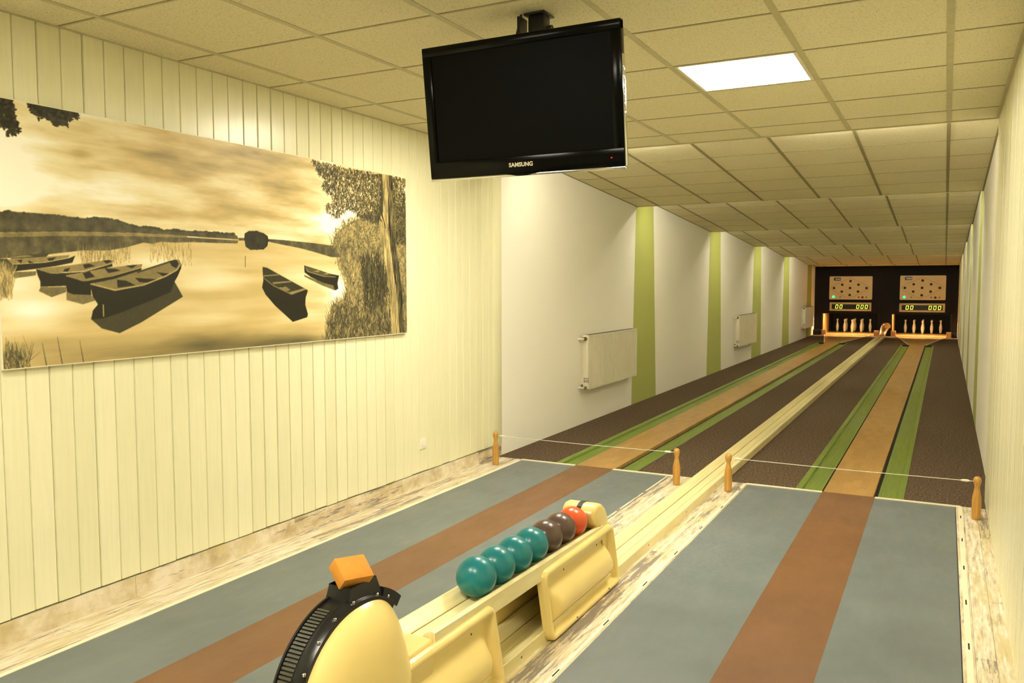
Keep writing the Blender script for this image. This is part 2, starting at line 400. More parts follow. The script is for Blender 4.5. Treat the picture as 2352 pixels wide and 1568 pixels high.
# ------------------------------------------------------------------ ceiling lights
def ceiling_light(l, label, group=None):
    cx, cy = (l[0]+l[1])/2, (l[2]+l[3])/2
    t = thing('ceiling_light', label, 'ceiling light', (cx, cy, 2.712), group)
    h = .3275
    f = MB()
    for a in ((-h+.016, h-.016, -h+.01, -h+.026), (-h+.016, h-.016, h-.026, h-.01), (-h+.016, -h+.034, -h+.026, h-.026), (h-.034, h-.016, -h+.026, h-.026)):
        f.box(cx+a[0], cx+a[1], cy+a[2], cy+a[3], 2.707, 2.735, 'whitetrim')
    f.build('frame', t)
    d = MB(); d.box(cx-h+.034, cx+h-.034, cy-h+.026, cy+h-.026, 2.712, 2.72, 'lamp'); d.build('diffuser', t)
    return t
ceiling_light(LT[0], 'bright square ceiling light panel to the right of the television')
ceiling_light(LT[1], 'square ceiling light panel hidden behind the hanging television')
for k in (2, 3, 4, 5): ceiling_light(LT[k], 'square ceiling light panel behind the viewer, over the approach', 'ceiling panels behind the viewer')
names = ['first', 'second', 'third', 'fourth', 'fifth']
for k in range(5):
    y, z = YS[k], ZLO[k]
    for lx, side in zip(LANES, ('left', 'right')):
        dz, dy = (.037, .07) if k == 0 else (.066, .115)
        t = thing('tube_light', 'tube light hidden behind the %s ceiling step over the %s lane' % (names[k], side), 'tube light', (lx, y+dy, z+dz))
        b = MB(); b.box(lx-.62, lx+.62, y+.001, y+dy-.012, z+dz-.012, z+dz+.012, 'tbar'); b.build('batten', t)
        b = MB(); b.lathe([(.011, -.6), (.011, .6)], (lx, y+dy, z+dz), 'tube', 12, 'x'); b.build('tube', t)

# ------------------------------------------------------------------ floor
mb = MB()
def fl(x0, x1, y0, y1, mat, z=0): mb.quad((x0, y0, z), (x1, y0, z), (x1, y1, z), (x0, y1, z), mat)
S = [(-3.292, -1.945), (-1.322, .104)]      # approach mats
fl(XL, S[0][0], YB, YF, 'vinyl'); fl(S[0][1], S[1][0], YB, YF, 'vinyl'); fl(S[1][1], XR, YB, YF, 'vinyl')
RED = [(-2.785, -2.437), (-.776, -.412)]
for (a, b), (r0, r1) in zip(S, RED):
    fl(a, r0, YB, YF, 'blue'); fl(r0, r1, YB, YF, 'red'); fl(r1, b, YB, YF, 'blue')
# carpet around the lanes (each lane lies in a shallow channel and flares out in front of the pins)
YFL, YFE = 23.2, 26.75
def xo(lc, y): return .375 if y <= YFL else .19+ (y-YFL)/(YFE-YFL)*.44
ysc = [YF, YFL, YFL+.001, YFE]
for (xa, xb, la, lb) in ((XL, LANES[0], None, 0), (LANES[0], LANES[1], 0, 1), (LANES[1], XR, 1, None)):
    for y0, y1 in ((YF, YFL), (YFL+.001, YFE)):
        x0a = xa if la is None else xa+xo(0, y0); x0b = xa if la is None else xa+xo(0, y1)
        x1a = xb if lb is None else xb-xo(0, y0); x1b = xb if lb is None else xb-xo(0, y1)
        if lb is None: x1a = x1b = xb
        mb.quad((x0a, y0, 0), (x1a, y0, 0), (x1b, y1, 0), (x0b, y1, 0), 'carpet')
fl(XL, XR, YFE, YE+.1, 'carpet', -.002)
fl(XL-.1, XR+.1, YF-.02, YPIT, 'pit', -.075)
for lc in LANES:
    for s in (-1, 1): mb.quad((lc+s*.375, YF, 0), (lc+s*.375, YFL, 0), (lc+s*.375, YFL, -.075), (lc+s*.375, YF, -.075), 'carpet')
    mb.quad((lc-.4, YF, -.075), (lc+.4, YF, -.075), (lc+.4, YF, 0), (lc-.4, YF, 0), 'pit')
    for s in (-1, 1): mb.quad((lc+s*.18, YFL, 0), (lc+s*.38, YFL, 0), (lc+s*.38, YFL, -.075), (lc+s*.18, YFL, -.075), 'pit')
mb.box(XL-.2, XR+.2, YB-.1, YPIT+.1, -.2, -.08, 'pit')
struct(mb, 'floor', recalc=False)
# metal and plastic edging set into the floor
n = 1
def trim(x0, x1, y0, y1, z0=0, z1=.003, mat='whitetrim', slots=None):
    global n
    mb = MB(); mb.box(x0, x1, y0, y1, z0, z1, mat)
    if slots:
        y = slots
        while y < y1-.1:
            mb.box((x0+x1)/2-.0032, (x0+x1)/2+.0032, y-.034, y+.034, z1-.002, z1+.0006, 'slot'); y += .558
    struct(mb, 'trim_%d' % n); n += 1
trim(-3.318, -3.292, YB, YF-.06)
trim(.104, .108, YB, YF-.02, z1=.0015, mat='slot'); trim(.122, .148, YB, YF-.01, slots=4.536-.558*12)
trim(-1.350, -1.332, YB, YF-.01, slots=2.94-.558*9); trim(-1.9665, -1.952, YB, YF-.01, z1=.002, slots=3.1-.558*9, mat='vinyl')
for (a, b), (r0, r1) in zip(S, RED):
    trim(a-.01, r0, YF-.035, YF-.006, z1=.006); trim(r1, b+.035, YF-.035, YF-.006, z1=.006)

# ------------------------------------------------------------------ lanes
for lc, side in zip(LANES, ('left', 'right')):
    t = thing('bowling_lane', 'narrow wooden ninepin lane between green gutters on the %s-hand side of the ball return' % side, 'bowling lane', (lc, YF, 0))
    p = MB(); w = .172
    p.box(lc-w, lc+w, YF, YFL, -.03, .002, 'lane')
    p.prism([(lc-w, YFL), (lc+w, YFL), (lc+.615, YFE), (lc-.615, YFE)], 'z', -.03, .002, 'lane')
    p.build('lane_board', t)
    for s in (-1, 1):
        g = MB(); x = lambda u: lc+s*u
        prof = [(x(.374), .002), (x(.364), .002), (x(.335), -.006), (x(.330), -.024), (x(.318), -.030), (x(.215), -.034), (x(.202), -.024), (x(.196), -.024)]
        g.strip(prof, 'y', YF+.002, YFL, 'gutter')
        g.strip([(x(.196), -.03), (x(.172), -.03)], 'y', YF+.002, YFL, 'pit')
        g.build('gutter', t)
        q = MB()     # rim along the flared end
        q.prism([(lc+s*.185, YFL+.02), (lc+s*.21, YFL), (lc+s*.64, YFE-.02), (lc+s*.615, YFE)], 'z', -.01, .014, 'creamrail')
        q.build('flare_rim', t)
# ball pits
rownames = {(0, -2): 'front corner pin', (0, 2): 'rear corner pin', (-2, 0): 'left corner pin', (2, 0): 'right corner pin', (0, 0): 'centre pin',
            (-1, -1): 'front left pin', (1, -1): 'front right pin', (-1, 1): 'rear left pin', (1, 1): 'rear right pin'}
def pin_profile(h):
    k = h/.4
    return [(0, 0), (.026*k, 0), (.032*k, .004*k), (.036*k, .05*k), (.045*k, .12*k), (.047*k, .15*k), (.043*k, .2*k), (.030*k, .26*k), (.022*k, .30*k), (.0215*k, .315*k), (.027*k, .34*k), (.032*k, .362*k), (.030*k, .382*k), (.018*k, .396*k), (0, .4*k)]
pin0 = MB(); pin0.lathe(pin_profile(.405), (0, 0, 0), 'pin', 20); pin0 = pin0.build('ninepin', angle=60)
first = True
for li, (lc, side) in enumerate(zip(LANES, ('left', 'right'))):
    x0, x1 = PX[li]
    t = thing('pin_deck', 'orange lit wooden pin deck in the %s-hand pit opening' % side, 'pin deck', (lc, YE, 0))
    d = MB(); d.box(x0+.001, x1-.001, YFE, 28.35, -.03, .018, 'pitwood'); d.box(x0+.001, x1-.001, 28.35, YPIT, -.03, .017, 'pit'); d.build('deck', t)
    d = MB(); d.box(x0+.005, x0+.03, YE+.051, 28.33, .018, PZ-.02, 'pitwood', .003); d.build('cheek', t)
    d = MB(); d.box(x1-.03, x1-.005, YE+.051, 27.3, .018, PZ-.02, 'endwall', .003); d.build('cheek', t)
    for bx in (x0+.005, x1-.135):
        d = MB(); d.box(bx, bx+.13, YFE+.02, YFE+.13, .018, .16, 'pitwood', .006); d.build('end_block', t)
    l = thing('pit_lamp', 'warm lamp strip lighting the pins from above the %s-hand opening' % side, 'lamp', (lc, YE+.12, PZ))
    b = MB(); b.box(x0+.1, x1-.1, YE+.06, YE+.16, PZ+.06, PZ+.11, 'endwall'); b.build('housing', l)
    b = MB(); b.box(x0+.14, x1-.14, YE+.08, YE+.14, PZ+.05, PZ+.059, 'pitlamp'); b.build('lamp_strip', l)
    for (cx, cy), rn in rownames.items():
        o = pin0 if first else pin0.copy()
        if not first: C.objects.link(o)
        first = False
        o.location = (lc+cx*.2475/1, 28.9+cy*.2475, .017)
        tag(o, 'pale wooden ninepin standing as %s in the %s-hand pit' % (rn, side), 'ninepin', 'ninepins standing in the %s-hand pit' % side)
    if True:
        w = MB()
# ------------------------------------------------------------------ score boards
def scoreboard(x0, x1, z0, z1, side):
    W, H = x1-x0, z1-z0; y = YE
    t = thing('score_board', 'cream pin indicator board with nine dark lamps above the %s-hand pit' % side, 'score board', (x0+W/2, y, z0))
    P = lambda px, pz: (x0+(px-255)/940*W, z0+(660-pz)/515*H)
    def rr(a, b, c, d, r, k=5):
        out = []
        for cx, cz, s0 in ((b-r, d-r, 0), (a+r, d-r, 90), (a+r, c+r, 180), (b-r, c+r, 270)):
            for i in range(k+1): an = math.radians(s0+90*i/k); out.append((cx+r*math.cos(an), cz+r*math.sin(an)))
        return out
    f = MB(); f.prism(rr(x0, x1, z0, z1, .03), 'y', y-.03, y, 'scoreface')
    pts = [P(*q) for q in ((300, 380), (340, 350), (640, 215), (720, 185), (800, 215), (1080, 345), (1120, 380), (1110, 425), (800, 590), (720, 620), (620, 610), (320, 460), (300, 420))]
    for i in range(len(pts)):
        a, b = Vector(pts[i]), Vector(pts[(i+1) % len(pts)]); d = (b-a).normalized(); nn = Vector((-d.y, d.x))*.0035
        f.prism([(a+nn)[:], (b+nn)[:], (b-nn)[:], (a-nn)[:]], 'y', y-.0315, y-.03, 'line')
    f.build('face_panel', t)
    for px, pz in ((720, 250), (538, 330), (895, 330), (358, 405), (712, 405), (1070, 405), (532, 483), (888, 483), (708, 560)):
        c = P(px, pz); d = MB(); d.lathe([(.036, 0), (.036, -.006), (.028, -.012), (0, -.014)], (c[0], y-.03, c[1]), 'dot', 20, 'y'); d.build('pin_lamp', t)
    for px, pz, r, m, nm in ((350, 600, .038, 'green', 'ready_lamp'), (498, 605, .022, 'line', 'small_lamp'), (905, 608, .02, 'dotred', 'small_lamp'), (988, 608, .033, 'dotred', 'small_lamp'), (1070, 607, .024, 'dotolive', 'small_lamp')):
        c = P(px, pz); d = MB(); d.lathe([(r, 0), (r, -.006), (r*.7, -.011), (0, -.012)], (c[0], y-.03, c[1]), m, 18, 'y'); d.build(nm, t)
    a, b = P(352, 238), P(502, 175); d = MB(); d.box(a[0], b[0], y-.034, y-.03, a[1], b[1], 'window')
    a, b = P(385, 218), P(492, 196); d.box(a[0], b[0], y-.036, y-.034, a[1], b[1], 'whitetrim'); d.build('maker_plate', t)
scoreboard(-3.137, -1.937, 1.078, 1.776, 'left'); scoreboard(-1.191, .006, 1.078, 1.788, 'right')
def display(x0, x1, z0, z1, side):
    W, H = x1-x0, z1-z0; y = YE
    t = thing('score_display', 'long display box with glowing yellow digits under the %s-hand indicator board' % side, 'score display', (x0+W/2, y, z0))
    P = lambda px, pz: (x0+(px-240)/940*W, z0+(915-pz)/185*H)
    a, b = P(290, 875), P(1135, 770)
    f = MB(); e = .05
    f.box(x0, x1, y-e, y, z0, a[1], 'scoreframe', .008); f.box(x0, x1, y-e, y, b[1], z1, 'scoreframe', .008)
    f.box(x0, a[0], y-e+.001, y, a[1]-.012, b[1]+.012, 'scoreframe'); f.box(b[0], x1, y-e+.001, y, a[1]-.012, b[1]+.012, 'scoreframe'); f.build('frame', t)
    w = MB(); w.box(a[0], b[0], y-.03, y-.001, a[1], b[1], 'window'); w.build('window', t)
    for px in (405, 500, 880, 975, 1070):
        c = P(px, 822); w2, h2, s = .031, .050, .0115; g = MB()
        def seg(xa, za, xb, zb):
            sh = lambda x, z: (c[0]+x+(z)*.14, c[1]+z)
            A, B = Vector((xa, za)), Vector((xb, zb)); d = (B-A).normalized(); nn = Vector((-d.y, d.x))*s*.5; A2, B2 = A+d*s*.35, B-d*s*.35
            pts = [A, A2+nn, B2+nn, B, B2-nn, A2-nn]
            g.prism([sh(*p) for p in pts], 'y', y-.034, y-.03, 'led')
        for q in ((-w2, h2, w2, h2), (w2, h2, w2, 0), (w2, 0, w2, -h2), (w2, -h2, -w2, -h2), (-w2, -h2, -w2, 0), (-w2, 0, -w2, h2)): seg(*q)
        g.build('digit', t)
display(-3.119, -1.950, .735, .990, 'left'); display(-1.192, 0, .726, .981, 'right')

# ------------------------------------------------------------------ ball return track on the floor
def track_prof(z=0):
    return [(-1.700, z+.0), (-1.700, z+.064), (-1.690, z+.066), (-1.680, z+.064), (-1.636, z+.036), (-1.6355, z+.018), (-1.631, z+.018), (-1.6305, z+.033), (-1.572, z+.033), (-1.5715, z+.018), (-1.567, z+.018), (-1.5665, z+.036), (-1.540, z+.052), (-1.532, z+.058), (-1.503, z+.060), (-1.500, z+.056), (-1.500, z)]
t = thing('ball_return_track', 'long cream ball return track on the floor between the two lanes', 'ball track', (-1.6, YF, 0))
r = MB(); r.prism(track_prof(), 'y', 1.3, 26.2, 'creamrail')
for y in [2.95, 3.7, 4.6, 5.4, 6.2, 7.4]: r.lathe([(.006, -.502), (.006, -.4995)], (-1.0, y, .03), 'brass', 8, 'x')
r.build('rail', t, angle=20)
c = MB(); vs = []; path = [(26.15, .03, 0), (26.3, .05, 0), (26.42, .09, .005), (26.52, .15, .015), (26.59, .215, .03), (26.62, .27, .05), (26.60, .315, .08), (26.56, .325, .12)]
N = 16
for i, (y, z, dx) in enumerate(path):
    a, b_ = path[max(i-1, 0)], path[min(i+1, len(path)-1)]; d = Vector((b_[2]-a[2], b_[0]-a[0], b_[1]-a[1])).normalized(); u = Vector((1, 0, 0)); u = (u-d*u.dot(d)).normalized(); w_ = u.cross(d)
    rr = .075+.004*i
    for k in range(N):
        an = 2*PI*k/N; p = Vector((-1.60+dx, y, z))+u*rr*1.15*math.cos(an)+w_*rr*.85*math.sin(an); vs.append((p.x, p.y, max(.001, p.z)))
n_ = len(path); fs = [(i*N+k, i*N+(k+1) % N, (i+1)*N+(k+1) % N, (i+1)*N+k) for i in range(n_-1) for k in range(N)]+[tuple(range(N)), tuple((n_-1)*N+k for k in range(N))]
c.add(vs, fs, 'pitwood'); c.build('lift_chute', t, angle=60)

# ------------------------------------------------------------------ ball return rack
RX = -1.607
t = thing('ball_rack', 'cream fibreglass ball return rack with black belt wheel in the foreground', 'ball rack', (RX, 2.9, 0))
def sdf_rr(p, q, W, H, r):
    dx = abs(p)-(W/2-r); dy = abs(q)-(H/2-r)
    return math.hypot(max(dx, 0), max(dy, 0))+min(max(dx, dy), 0)-r
def panel(name, y0, y1, zt, xt, xb, sgn, zt1=None, holes=True):
    """framed side panel, leaning outwards at its foot; sgn = side it faces"""
    W, H = y1-y0, zt; zt1 = zt if zt1 is None else zt1
    r = .045; K = []; n = 0
    per = []
    for cx, cz, s0 in ((W/2-r, H/2-r, 0), (-W/2+r, H/2-r, 90), (-W/2+r, -H/2+r, 180), (W/2-r, -H/2+r, 270)):
        for i in range(9): a = math.radians(s0+90*i/8); per.append((cx+r*math.cos(a), cz+r*math.sin(a)))
    # subdivide the straight sides
    dense = []
    for i in range(len(per)):
        a, b = per[i], per[(i+1) % len(per)]; L = math.hypot(b[0]-a[0], b[1]-a[1]); m = max(1, int(L/.025))
        for j in range(m): dense.append((a[0]+(b[0]-a[0])*j/m, a[1]+(b[1]-a[1])*j/m))
    n = len(dense)
    def height(p, q):
        d = -sdf_rr(p, q, W, H, r)
        rimw = .036
        h = 0
        if d < rimw: h = .02*math.sqrt(max(0, 1-((d-rimw*.5)/(rimw*.5))**2))
        inner = max(0, min(1, (d-rimw*.72)/.02)); inner = inner*inner*(3-2*inner)
        tt = (q+H/2)/H
        # rounded swelling: rises from the middle, falls to a cove above the bottom rim
        u = (tt-.20)/.5; bump = 0
        if 0 < u < 1: bump = math.sin(PI*u)**.75
        e = max(0, min(1, (W/2-abs(p)-.045)/.07)); e = e*e*(3-2*e)
        return h*(1-.0*inner)+inner*(-.020+.056*bump*e)
    def pos(p, q, h):
        tt = (q+H/2)/H; sy = (p+W/2)/W; x = xb+(xt-xb)*tt
        zz = tt*(zt+(zt1-zt)*sy)
        return (x+sgn*h, y0+sy*W+(.5-tt)*.02, zz)
    mbp = MB(); rings = [1, .985, .96, .93, .90, .87, .84, .80, .75, .69, .62, .54, .46, .38, .30, .22, .14, .07]
    # rings shrink towards the medial line so both long and short sides keep an even border
    def shrink(pt, k):
        ins = (1-k)*H/2
        w2 = max(W/2-ins, .001); h2 = max(H/2-ins, .001)
        return (pt[0]*w2/(W/2), pt[1]*h2/(H/2))
    vs = []
    for rk in rings:
        for pt in dense: p, q = shrink(pt, rk); vs.append(pos(p, q, height(p, q)))
    back = [pos(pt[0], pt[1], -.022) for pt in dense]
    fs = []
    for i in range(len(rings)-1):
        for j in range(n): j2 = (j+1) % n; fs.append((i*n+j, i*n+j2, (i+1)*n+j2, (i+1)*n+j))
    o = len(vs); vs += back
    for j in range(n): j2 = (j+1) % n; fs.append((j, o+j, o+j2, j2))
    fs.append(tuple(o+j for j in range(n)))
    fs.append(tuple((len(rings)-1)*n+j for j in range(n)))
    mbp.add(vs, fs, 'cream')
    po = mbp.build(name, t, angle=60)
    if holes:
        k = 0
        for sy in ((.32, .80) if W < 1 else (.30, .62, .9)):
            for q in (H*.5-.075, -H*.5+.022):
                p = (sy-.5)*W; c0 = pos(p, q, height(p, q)+.001)
                s = MB(); s.lathe([(.0045, -.002), (.0045, .001), (.002, .0015), (0, .0015)], c0, 'brass', 10, 'x'); s.build('screw', po)
    return po
panel('side_panel', 3.17, 4.02, .318, -1.517, -1.482, 1)
panel('side_panel', 1.30, 2.74, .335, -1.517, -1.476, 1)
panel('side_panel', 3.10, 4.02, .318, -1.708, -1.735, -1, holes=False)
panel('side_panel', 1.30, 2.74, .335, -1.708, -1.740, -1, holes=False)
# rails the balls lie on
def rack_rail(name, pts, y0, y1, z0, z1, mat='creamrail'):
    b = MB(); k = len(pts); vs = [(x, y0, z+z0) for x, z in pts]+[(x, y1, z+z1) for x, z in pts]
    b.add(vs, [(i, (i+1) % k, k+(i+1) % k, k+i) for i in range(k)]+[tuple(range(k))[::-1], tuple(range(k, 2*k))], mat); return b.build(name, t, angle=25)
zN, zF = .362, .326
rack_rail('rail', [(-1.700, -.05), (-1.700, .004), (-1.692, .005), (-1.640, -.022), (-1.636, -.026), (-1.636, -.05)], 2.15, 3.96, zN, zF)
rack_rail('centre_strip', [(-1.629, -.034), (-1.629, -.026), (-1.578, -.026), (-1.578, -.034)], 2.15, 3.96, zN, zF)
rack_rail('rail', [(-1.566, -.02), (-1.560, -.012), (-1.536, .002), (-1.530, .002), (-1.516, -.002), (-1.513, -.07), (-1.566, -.07)], 2.325, 3.90, zN+.006, zF+.004)
b = MB(); b.box(-1.64, -1.575, 2.1, 3.95, .268, .285, 'black_matte'); b.build('under_tray', t)
# housing under the wheel
b = MB(); b.box(-1.695, -1.517, 1.35, 2.322, .02, .352, 'cream', .012, 3); b.build('housing', t)
# wheel shaped hood
CY, CZ, R = 1.972, .302, .292
def hood_r(u):    # u = |x|/halfwidth
    return R*(1-.055*u*u) if u < .0 else R*(max(0, 1-u**2.4))**(1/2.4)
b = MB(); hw = .132; vs = []; fs = []; us = [math.sin(PI/2*i/14) for i in range(-14, 15)]; nseg = 72
for i, u in enumerate(us):
    k1 = hood_r(abs(u))/R; k2 = (max(0, 1-abs(u)**5))**.2
    for k in range(nseg):
        a = 2*PI*k/nseg; c_, s_ = math.cos(a), math.sin(a)
        if s_ >= 0:
            kk = k1+(k2-k1)*(1-s_)**2.2*.8; ay, q1 = (.218, .72) if c_ > 0 else (R, 1); vs.append((RX+u*hw, CY+math.copysign(ay*abs(c_)**q1, c_)*kk, CZ+R*s_**q1*k1))
        else:
            kk = k1+(k2-k1)*.8; yy = (.218 if c_ > 0 else R)*(abs(c_)**.25)*(1 if c_ > 0 else -1); vs.append((RX+u*hw, CY+yy*kk, CZ+(CZ-.03)*max(-1, s_*1.15)*min(1, k2*1.2)))
for i in range(len(us)-1):
    for k in range(nseg): k2 = (k+1) % nseg; fs.append((i*nseg+k, i*nseg+k2, (i+1)*nseg+k2, (i+1)*nseg+k))
b.add(vs, fs, 'cream'); b.build('hood', t, angle=80)
# black track over the hood
def arc_band(name, x0, x1, r0, r1, a0, a1, mat, parent, n=48, prof=None):
    b = MB(); vs = []; fs = []
    sec = prof or [(x0, r0), (x0, r1), (x1, r1), (x1, r0)]; k = len(sec)
    for i in range(n+1):
        a = math.radians(a0+(a1-a0)*i/n)
        for x, rr in sec: vs.append((x, CY+rr*math.cos(a), CZ+rr*math.sin(a)))
    for i in range(n):
        for j in range(k): j2 = (j+1) % k; fs.append((i*k+j, i*k+j2, (i+1)*k+j2, (i+1)*k+j))
    fs += [tuple(range(k))[::-1], tuple(n*k+j for j in range(k))]
    b.add(vs, fs, mat); return b.build(name, parent, angle=30)
bt = arc_band('belt_channel', 0, 0, 0, 0, 52, 215, 'black', t, prof=[(RX-.052, .25), (RX-.052, .290), (RX-.047, .298), (RX-.043, .308), (RX-.036, .308), (RX-.034, .300), (RX+.016, .300), (RX+.020, .308), (RX+.029, .308), (RX+.037, .299), (RX+.052, .292), (RX+.052, .25)])
b = MB(); vs = []; fs = []
a = 108.0; k = 0
while a < 214:
    a2 = a+1.35; sec = []
    for an in (a, a2):
        A = math.radians(an)
        for rr in (.3005, .3055):
            for x in (RX-.032, RX+.014): vs.append((x, CY+rr*math.cos(A), CZ+rr*math.sin(A)))
    o = k*8; fs += [(o+0, o+1, o+3, o+2), (o+4, o+6, o+7, o+5), (o+2, o+3, o+7, o+6), (o, o+2, o+6, o+4), (o+1, o+5, o+7, o+3)]; k += 1
    a += 2.3
b.add(vs, fs, 'rib'); b.build('ribbed_belt', bt)
for an in (60, 72, 95, 112, 128, 146, 164, 182):
    A = math.radians(an); b = MB(); c0 = (RX+.046, CY+.298*math.cos(A), CZ+.298*math.sin(A))
    b.lathe([(.0055, -.004), (.0055, .003), (.003, .005), (0, .005)], c0, 'chrome', 10, 'z'); b.build('bolt', bt)
# box that closes the track on top, open tray with raised edges
b = MB(); ang = math.radians(-1)
cyb, czb = 2.005, .591
def bp(x, y, z):   # local box frame (x,y,z) -> world, pitched about x
    return (RX+x, cyb+y*math.cos(ang)-z*math.sin(ang), czb+y*math.sin(ang)+z*math.cos(ang))
def frust(x0, x1, y0, y1, z0, X0, X1, Y0_, Y1_, z1, mat, bev=.008, cavity=False):
    bm = bmesh.new(); co = [(x0, y0, z0), (x1, y0, z0), (x1, y1, z0), (x0, y1, z0), (X0, Y0_, z1), (X1, Y0_, z1), (X1, Y1_, z1), (X0, Y1_, z1)]
    vv = [bm.verts.new(c) for c in co]
    for f in ((3, 2, 1, 0), (4, 5, 6, 7), (0, 1, 5, 4), (1, 2, 6, 5), (2, 3, 7, 6), (3, 0, 4, 7)): bm.faces.new([vv[i] for i in f])
    if cavity:
        top = [f for f in bm.faces if all(v.co.z > z1-1e-6 for v in f.verts)]
        bmesh.ops.inset_region(bm, faces=top, thickness=.011); rr_ = bmesh.ops.extrude_face_region(bm, geom=top)
        for v in [g for g in rr_['geom'] if isinstance(g, bmesh.types.BMVert)]: v.co.z -= .045
        bmesh.ops.delete(bm, geom=top, context='FACES'); bev = .004
    bmesh.ops.bevel(bm, geom=bm.edges[:], offset=bev, segments=3, affect='EDGES', profile=.5); bm.verts.index_update()
    b.add([bp(*v.co) for v in bm.verts], [[v.index for v in f.verts] for f in bm.faces], mat); bm.free()
frust(-.056, .046, -.085, .10, -.03, -.048, .037, -.060, .070, .050, 'black', cavity=True)
tb = b.build('tray_box', t, angle=50)
arc_band('tray_flange', RX-.052, RX+.048, .285, .322, 47, 66, 'black', tb, n=8)
# arched cap at the far end of the rack
arch = [(3.92, .04), (3.92, .30), (3.86, .32), (3.815, .36), (3.79, .41), (3.80, .438), (3.83, .452), (3.87, .451), (3.915, .437), (3.955, .408), (3.985, .368), (4.005, .31), (4.013, .24), (4.015, .04)]
b = MB(); bm = bmesh.new()
va = [bm.verts.new((-1.700, y, z)) for y, z in arch]; vb = [bm.verts.new((-1.520, y, z)) for y, z in arch]
m_ = len(arch); bm.faces.new(va[::-1]); bm.faces.new(vb)
for i in range(m_): j = (i+1) % m_; bm.faces.new([va[i], va[j], vb[j], vb[i]])
ed = [e for e in bm.edges if abs(e.verts[0].co.x-e.verts[1].co.x) < 1e-6]
bmesh.ops.bevel(bm, geom=ed, offset=.022, segments=4, affect='EDGES', profile=.5, clamp_overlap=True); bm.verts.index_update()
b.add([v.co[:] for v in bm.verts], [[v.index for v in f.verts] for f in bm.faces], 'cream'); bm.free(); cap = b.build('end_cap', t, angle=45)
b = MB(); pth = [(3.792, .405), (3.80, .4385), (3.83, .4525), (3.87, .4515), (3.915, .4375), (3.955, .4085), (3.985, .3685)]
vs = []
for y, z in pth:
    vs += [(RX-.012, y, z-.004), (RX-.012, y, z+.003), (RX+.012, y, z+.003), (RX+.012, y, z-.004)]
b.add(vs, [(i*4+j, i*4+(j+1) % 4, (i+1)*4+(j+1) % 4, (i+1)*4+j) for i in range(len(pth)-1) for j in range(4)], 'black_matte'); b.build('strap', cap)

# sponge block lying on the tray box
b = MB(); b.box(-.055, .055, -.042, .042, -.0235, .0235, 'sponge', .004)
sp = b.build('sponge_block'); sp.matrix_world = Matrix(((.2956, .7246, -.6226, -1.607), (.9504, -.2886, .1143, 1.9975), (-.097, -.6258, -.7741, .672), (0, 0, 0, 1)))
tag(sp, 'orange foam sponge block resting on top of the black tray box', 'sponge')

# balls on the rack
ball_lab = ['teal ninepin ball nearest the belt wheel', 'teal ninepin ball, second from the belt wheel', 'teal ninepin ball, third from the belt wheel', 'teal ninepin ball touching the dark brown balls',
            'dark brown ninepin ball touching the teal balls', 'dark brown ninepin ball touching the orange ball', 'single orange ninepin ball at the capped end of the rack']
y = 2.768; rs = [.081, .080, .080, .0795, .078, .077, .0745]
b = None
for i, rad in enumerate(rs):
    if i: y += rs[i-1]+rad+.001
    zc = zN-.026+(zF-zN)*(y-2.15)/1.81+rad+.006
    b = MB(); sg = 40
    b.lathe([(rad*math.sin(PI*j/20), -rad*math.cos(PI*j/20)) for j in range(21)], (0, 0, 0), 'teal' if i < 4 else ('darkball' if i < 6 else 'redball'), sg)
    o = b.build('ninepin_ball', angle=80); o.location = (RX, y, zc); o.rotation_euler = (i*1.3, i*.7, i)
    tag(o, ball_lab[i], 'ball', 'balls lined up on the ball rack')

# ------------------------------------------------------------------ foul line posts and cords
post_lab = ['wooden pin-shaped post at the left wall end of the left foul line', 'wooden pin-shaped post left of the ball track, right end of the left foul line',
            'wooden pin-shaped post right of the ball track, left end of the right foul line', 'wooden pin-shaped post beside the right wall']
b = MB(); b.lathe([(0, 0), (.024, 0), (.0265, .003), (.027, .02), (.0285, .09), (.029, .125), (.0265, .155), (.020, .185), (.0155, .21), (.0155, .222), (.021, .240), (.0245, .258), (.0225, .275), (.013, .286), (0, .289)], (0, 0, 0), 'pinwood', 28)
p0 = b.build('foul_line_post', angle=60)
pl = [(-3.415, 6.225), (-1.812, 6.225), (-1.408, 6.205), (.224, 6.205)]
for i, (x, y) in enumerate(pl):
    o = p0 if i == 0 else p0.copy()
    if i: C.objects.link(o)
    o.location = (x, y, 0); tag(o, post_lab[i], 'post', 'pin-shaped posts along the foul line')
for (xa, ya), (xb, yb), side in ((pl[0], pl[1], 'left'), (pl[2], pl[3], 'right')):
    c = thing('foul_line', 'thin white cord stretched between the wooden posts of the %s lane' % side, 'foul line', ((xa+xb)/2, ya, .254))
    g = MB(); g.tube([(xa+.02, ya, .254), (xa+(xb-xa)*.5, ya, .249), (xb-.02, yb, .254)], .0022, 'cord', 8); g.build('cord', c)
    for x, s in ((xa, 1), (xb, -1)):
        g = MB(); g.lathe([(.002, 0), (.004, .012), (.0085, .02), (.0085, .05), (.004, .062), (.002, .066)], (0, 0, 0), 'cord', 14, 'x')
        g.v = [(x+s*(.034+v[0]), ya+v[1], .2537+v[2]) for v in g.v]; g.build('end_sleeve', c)

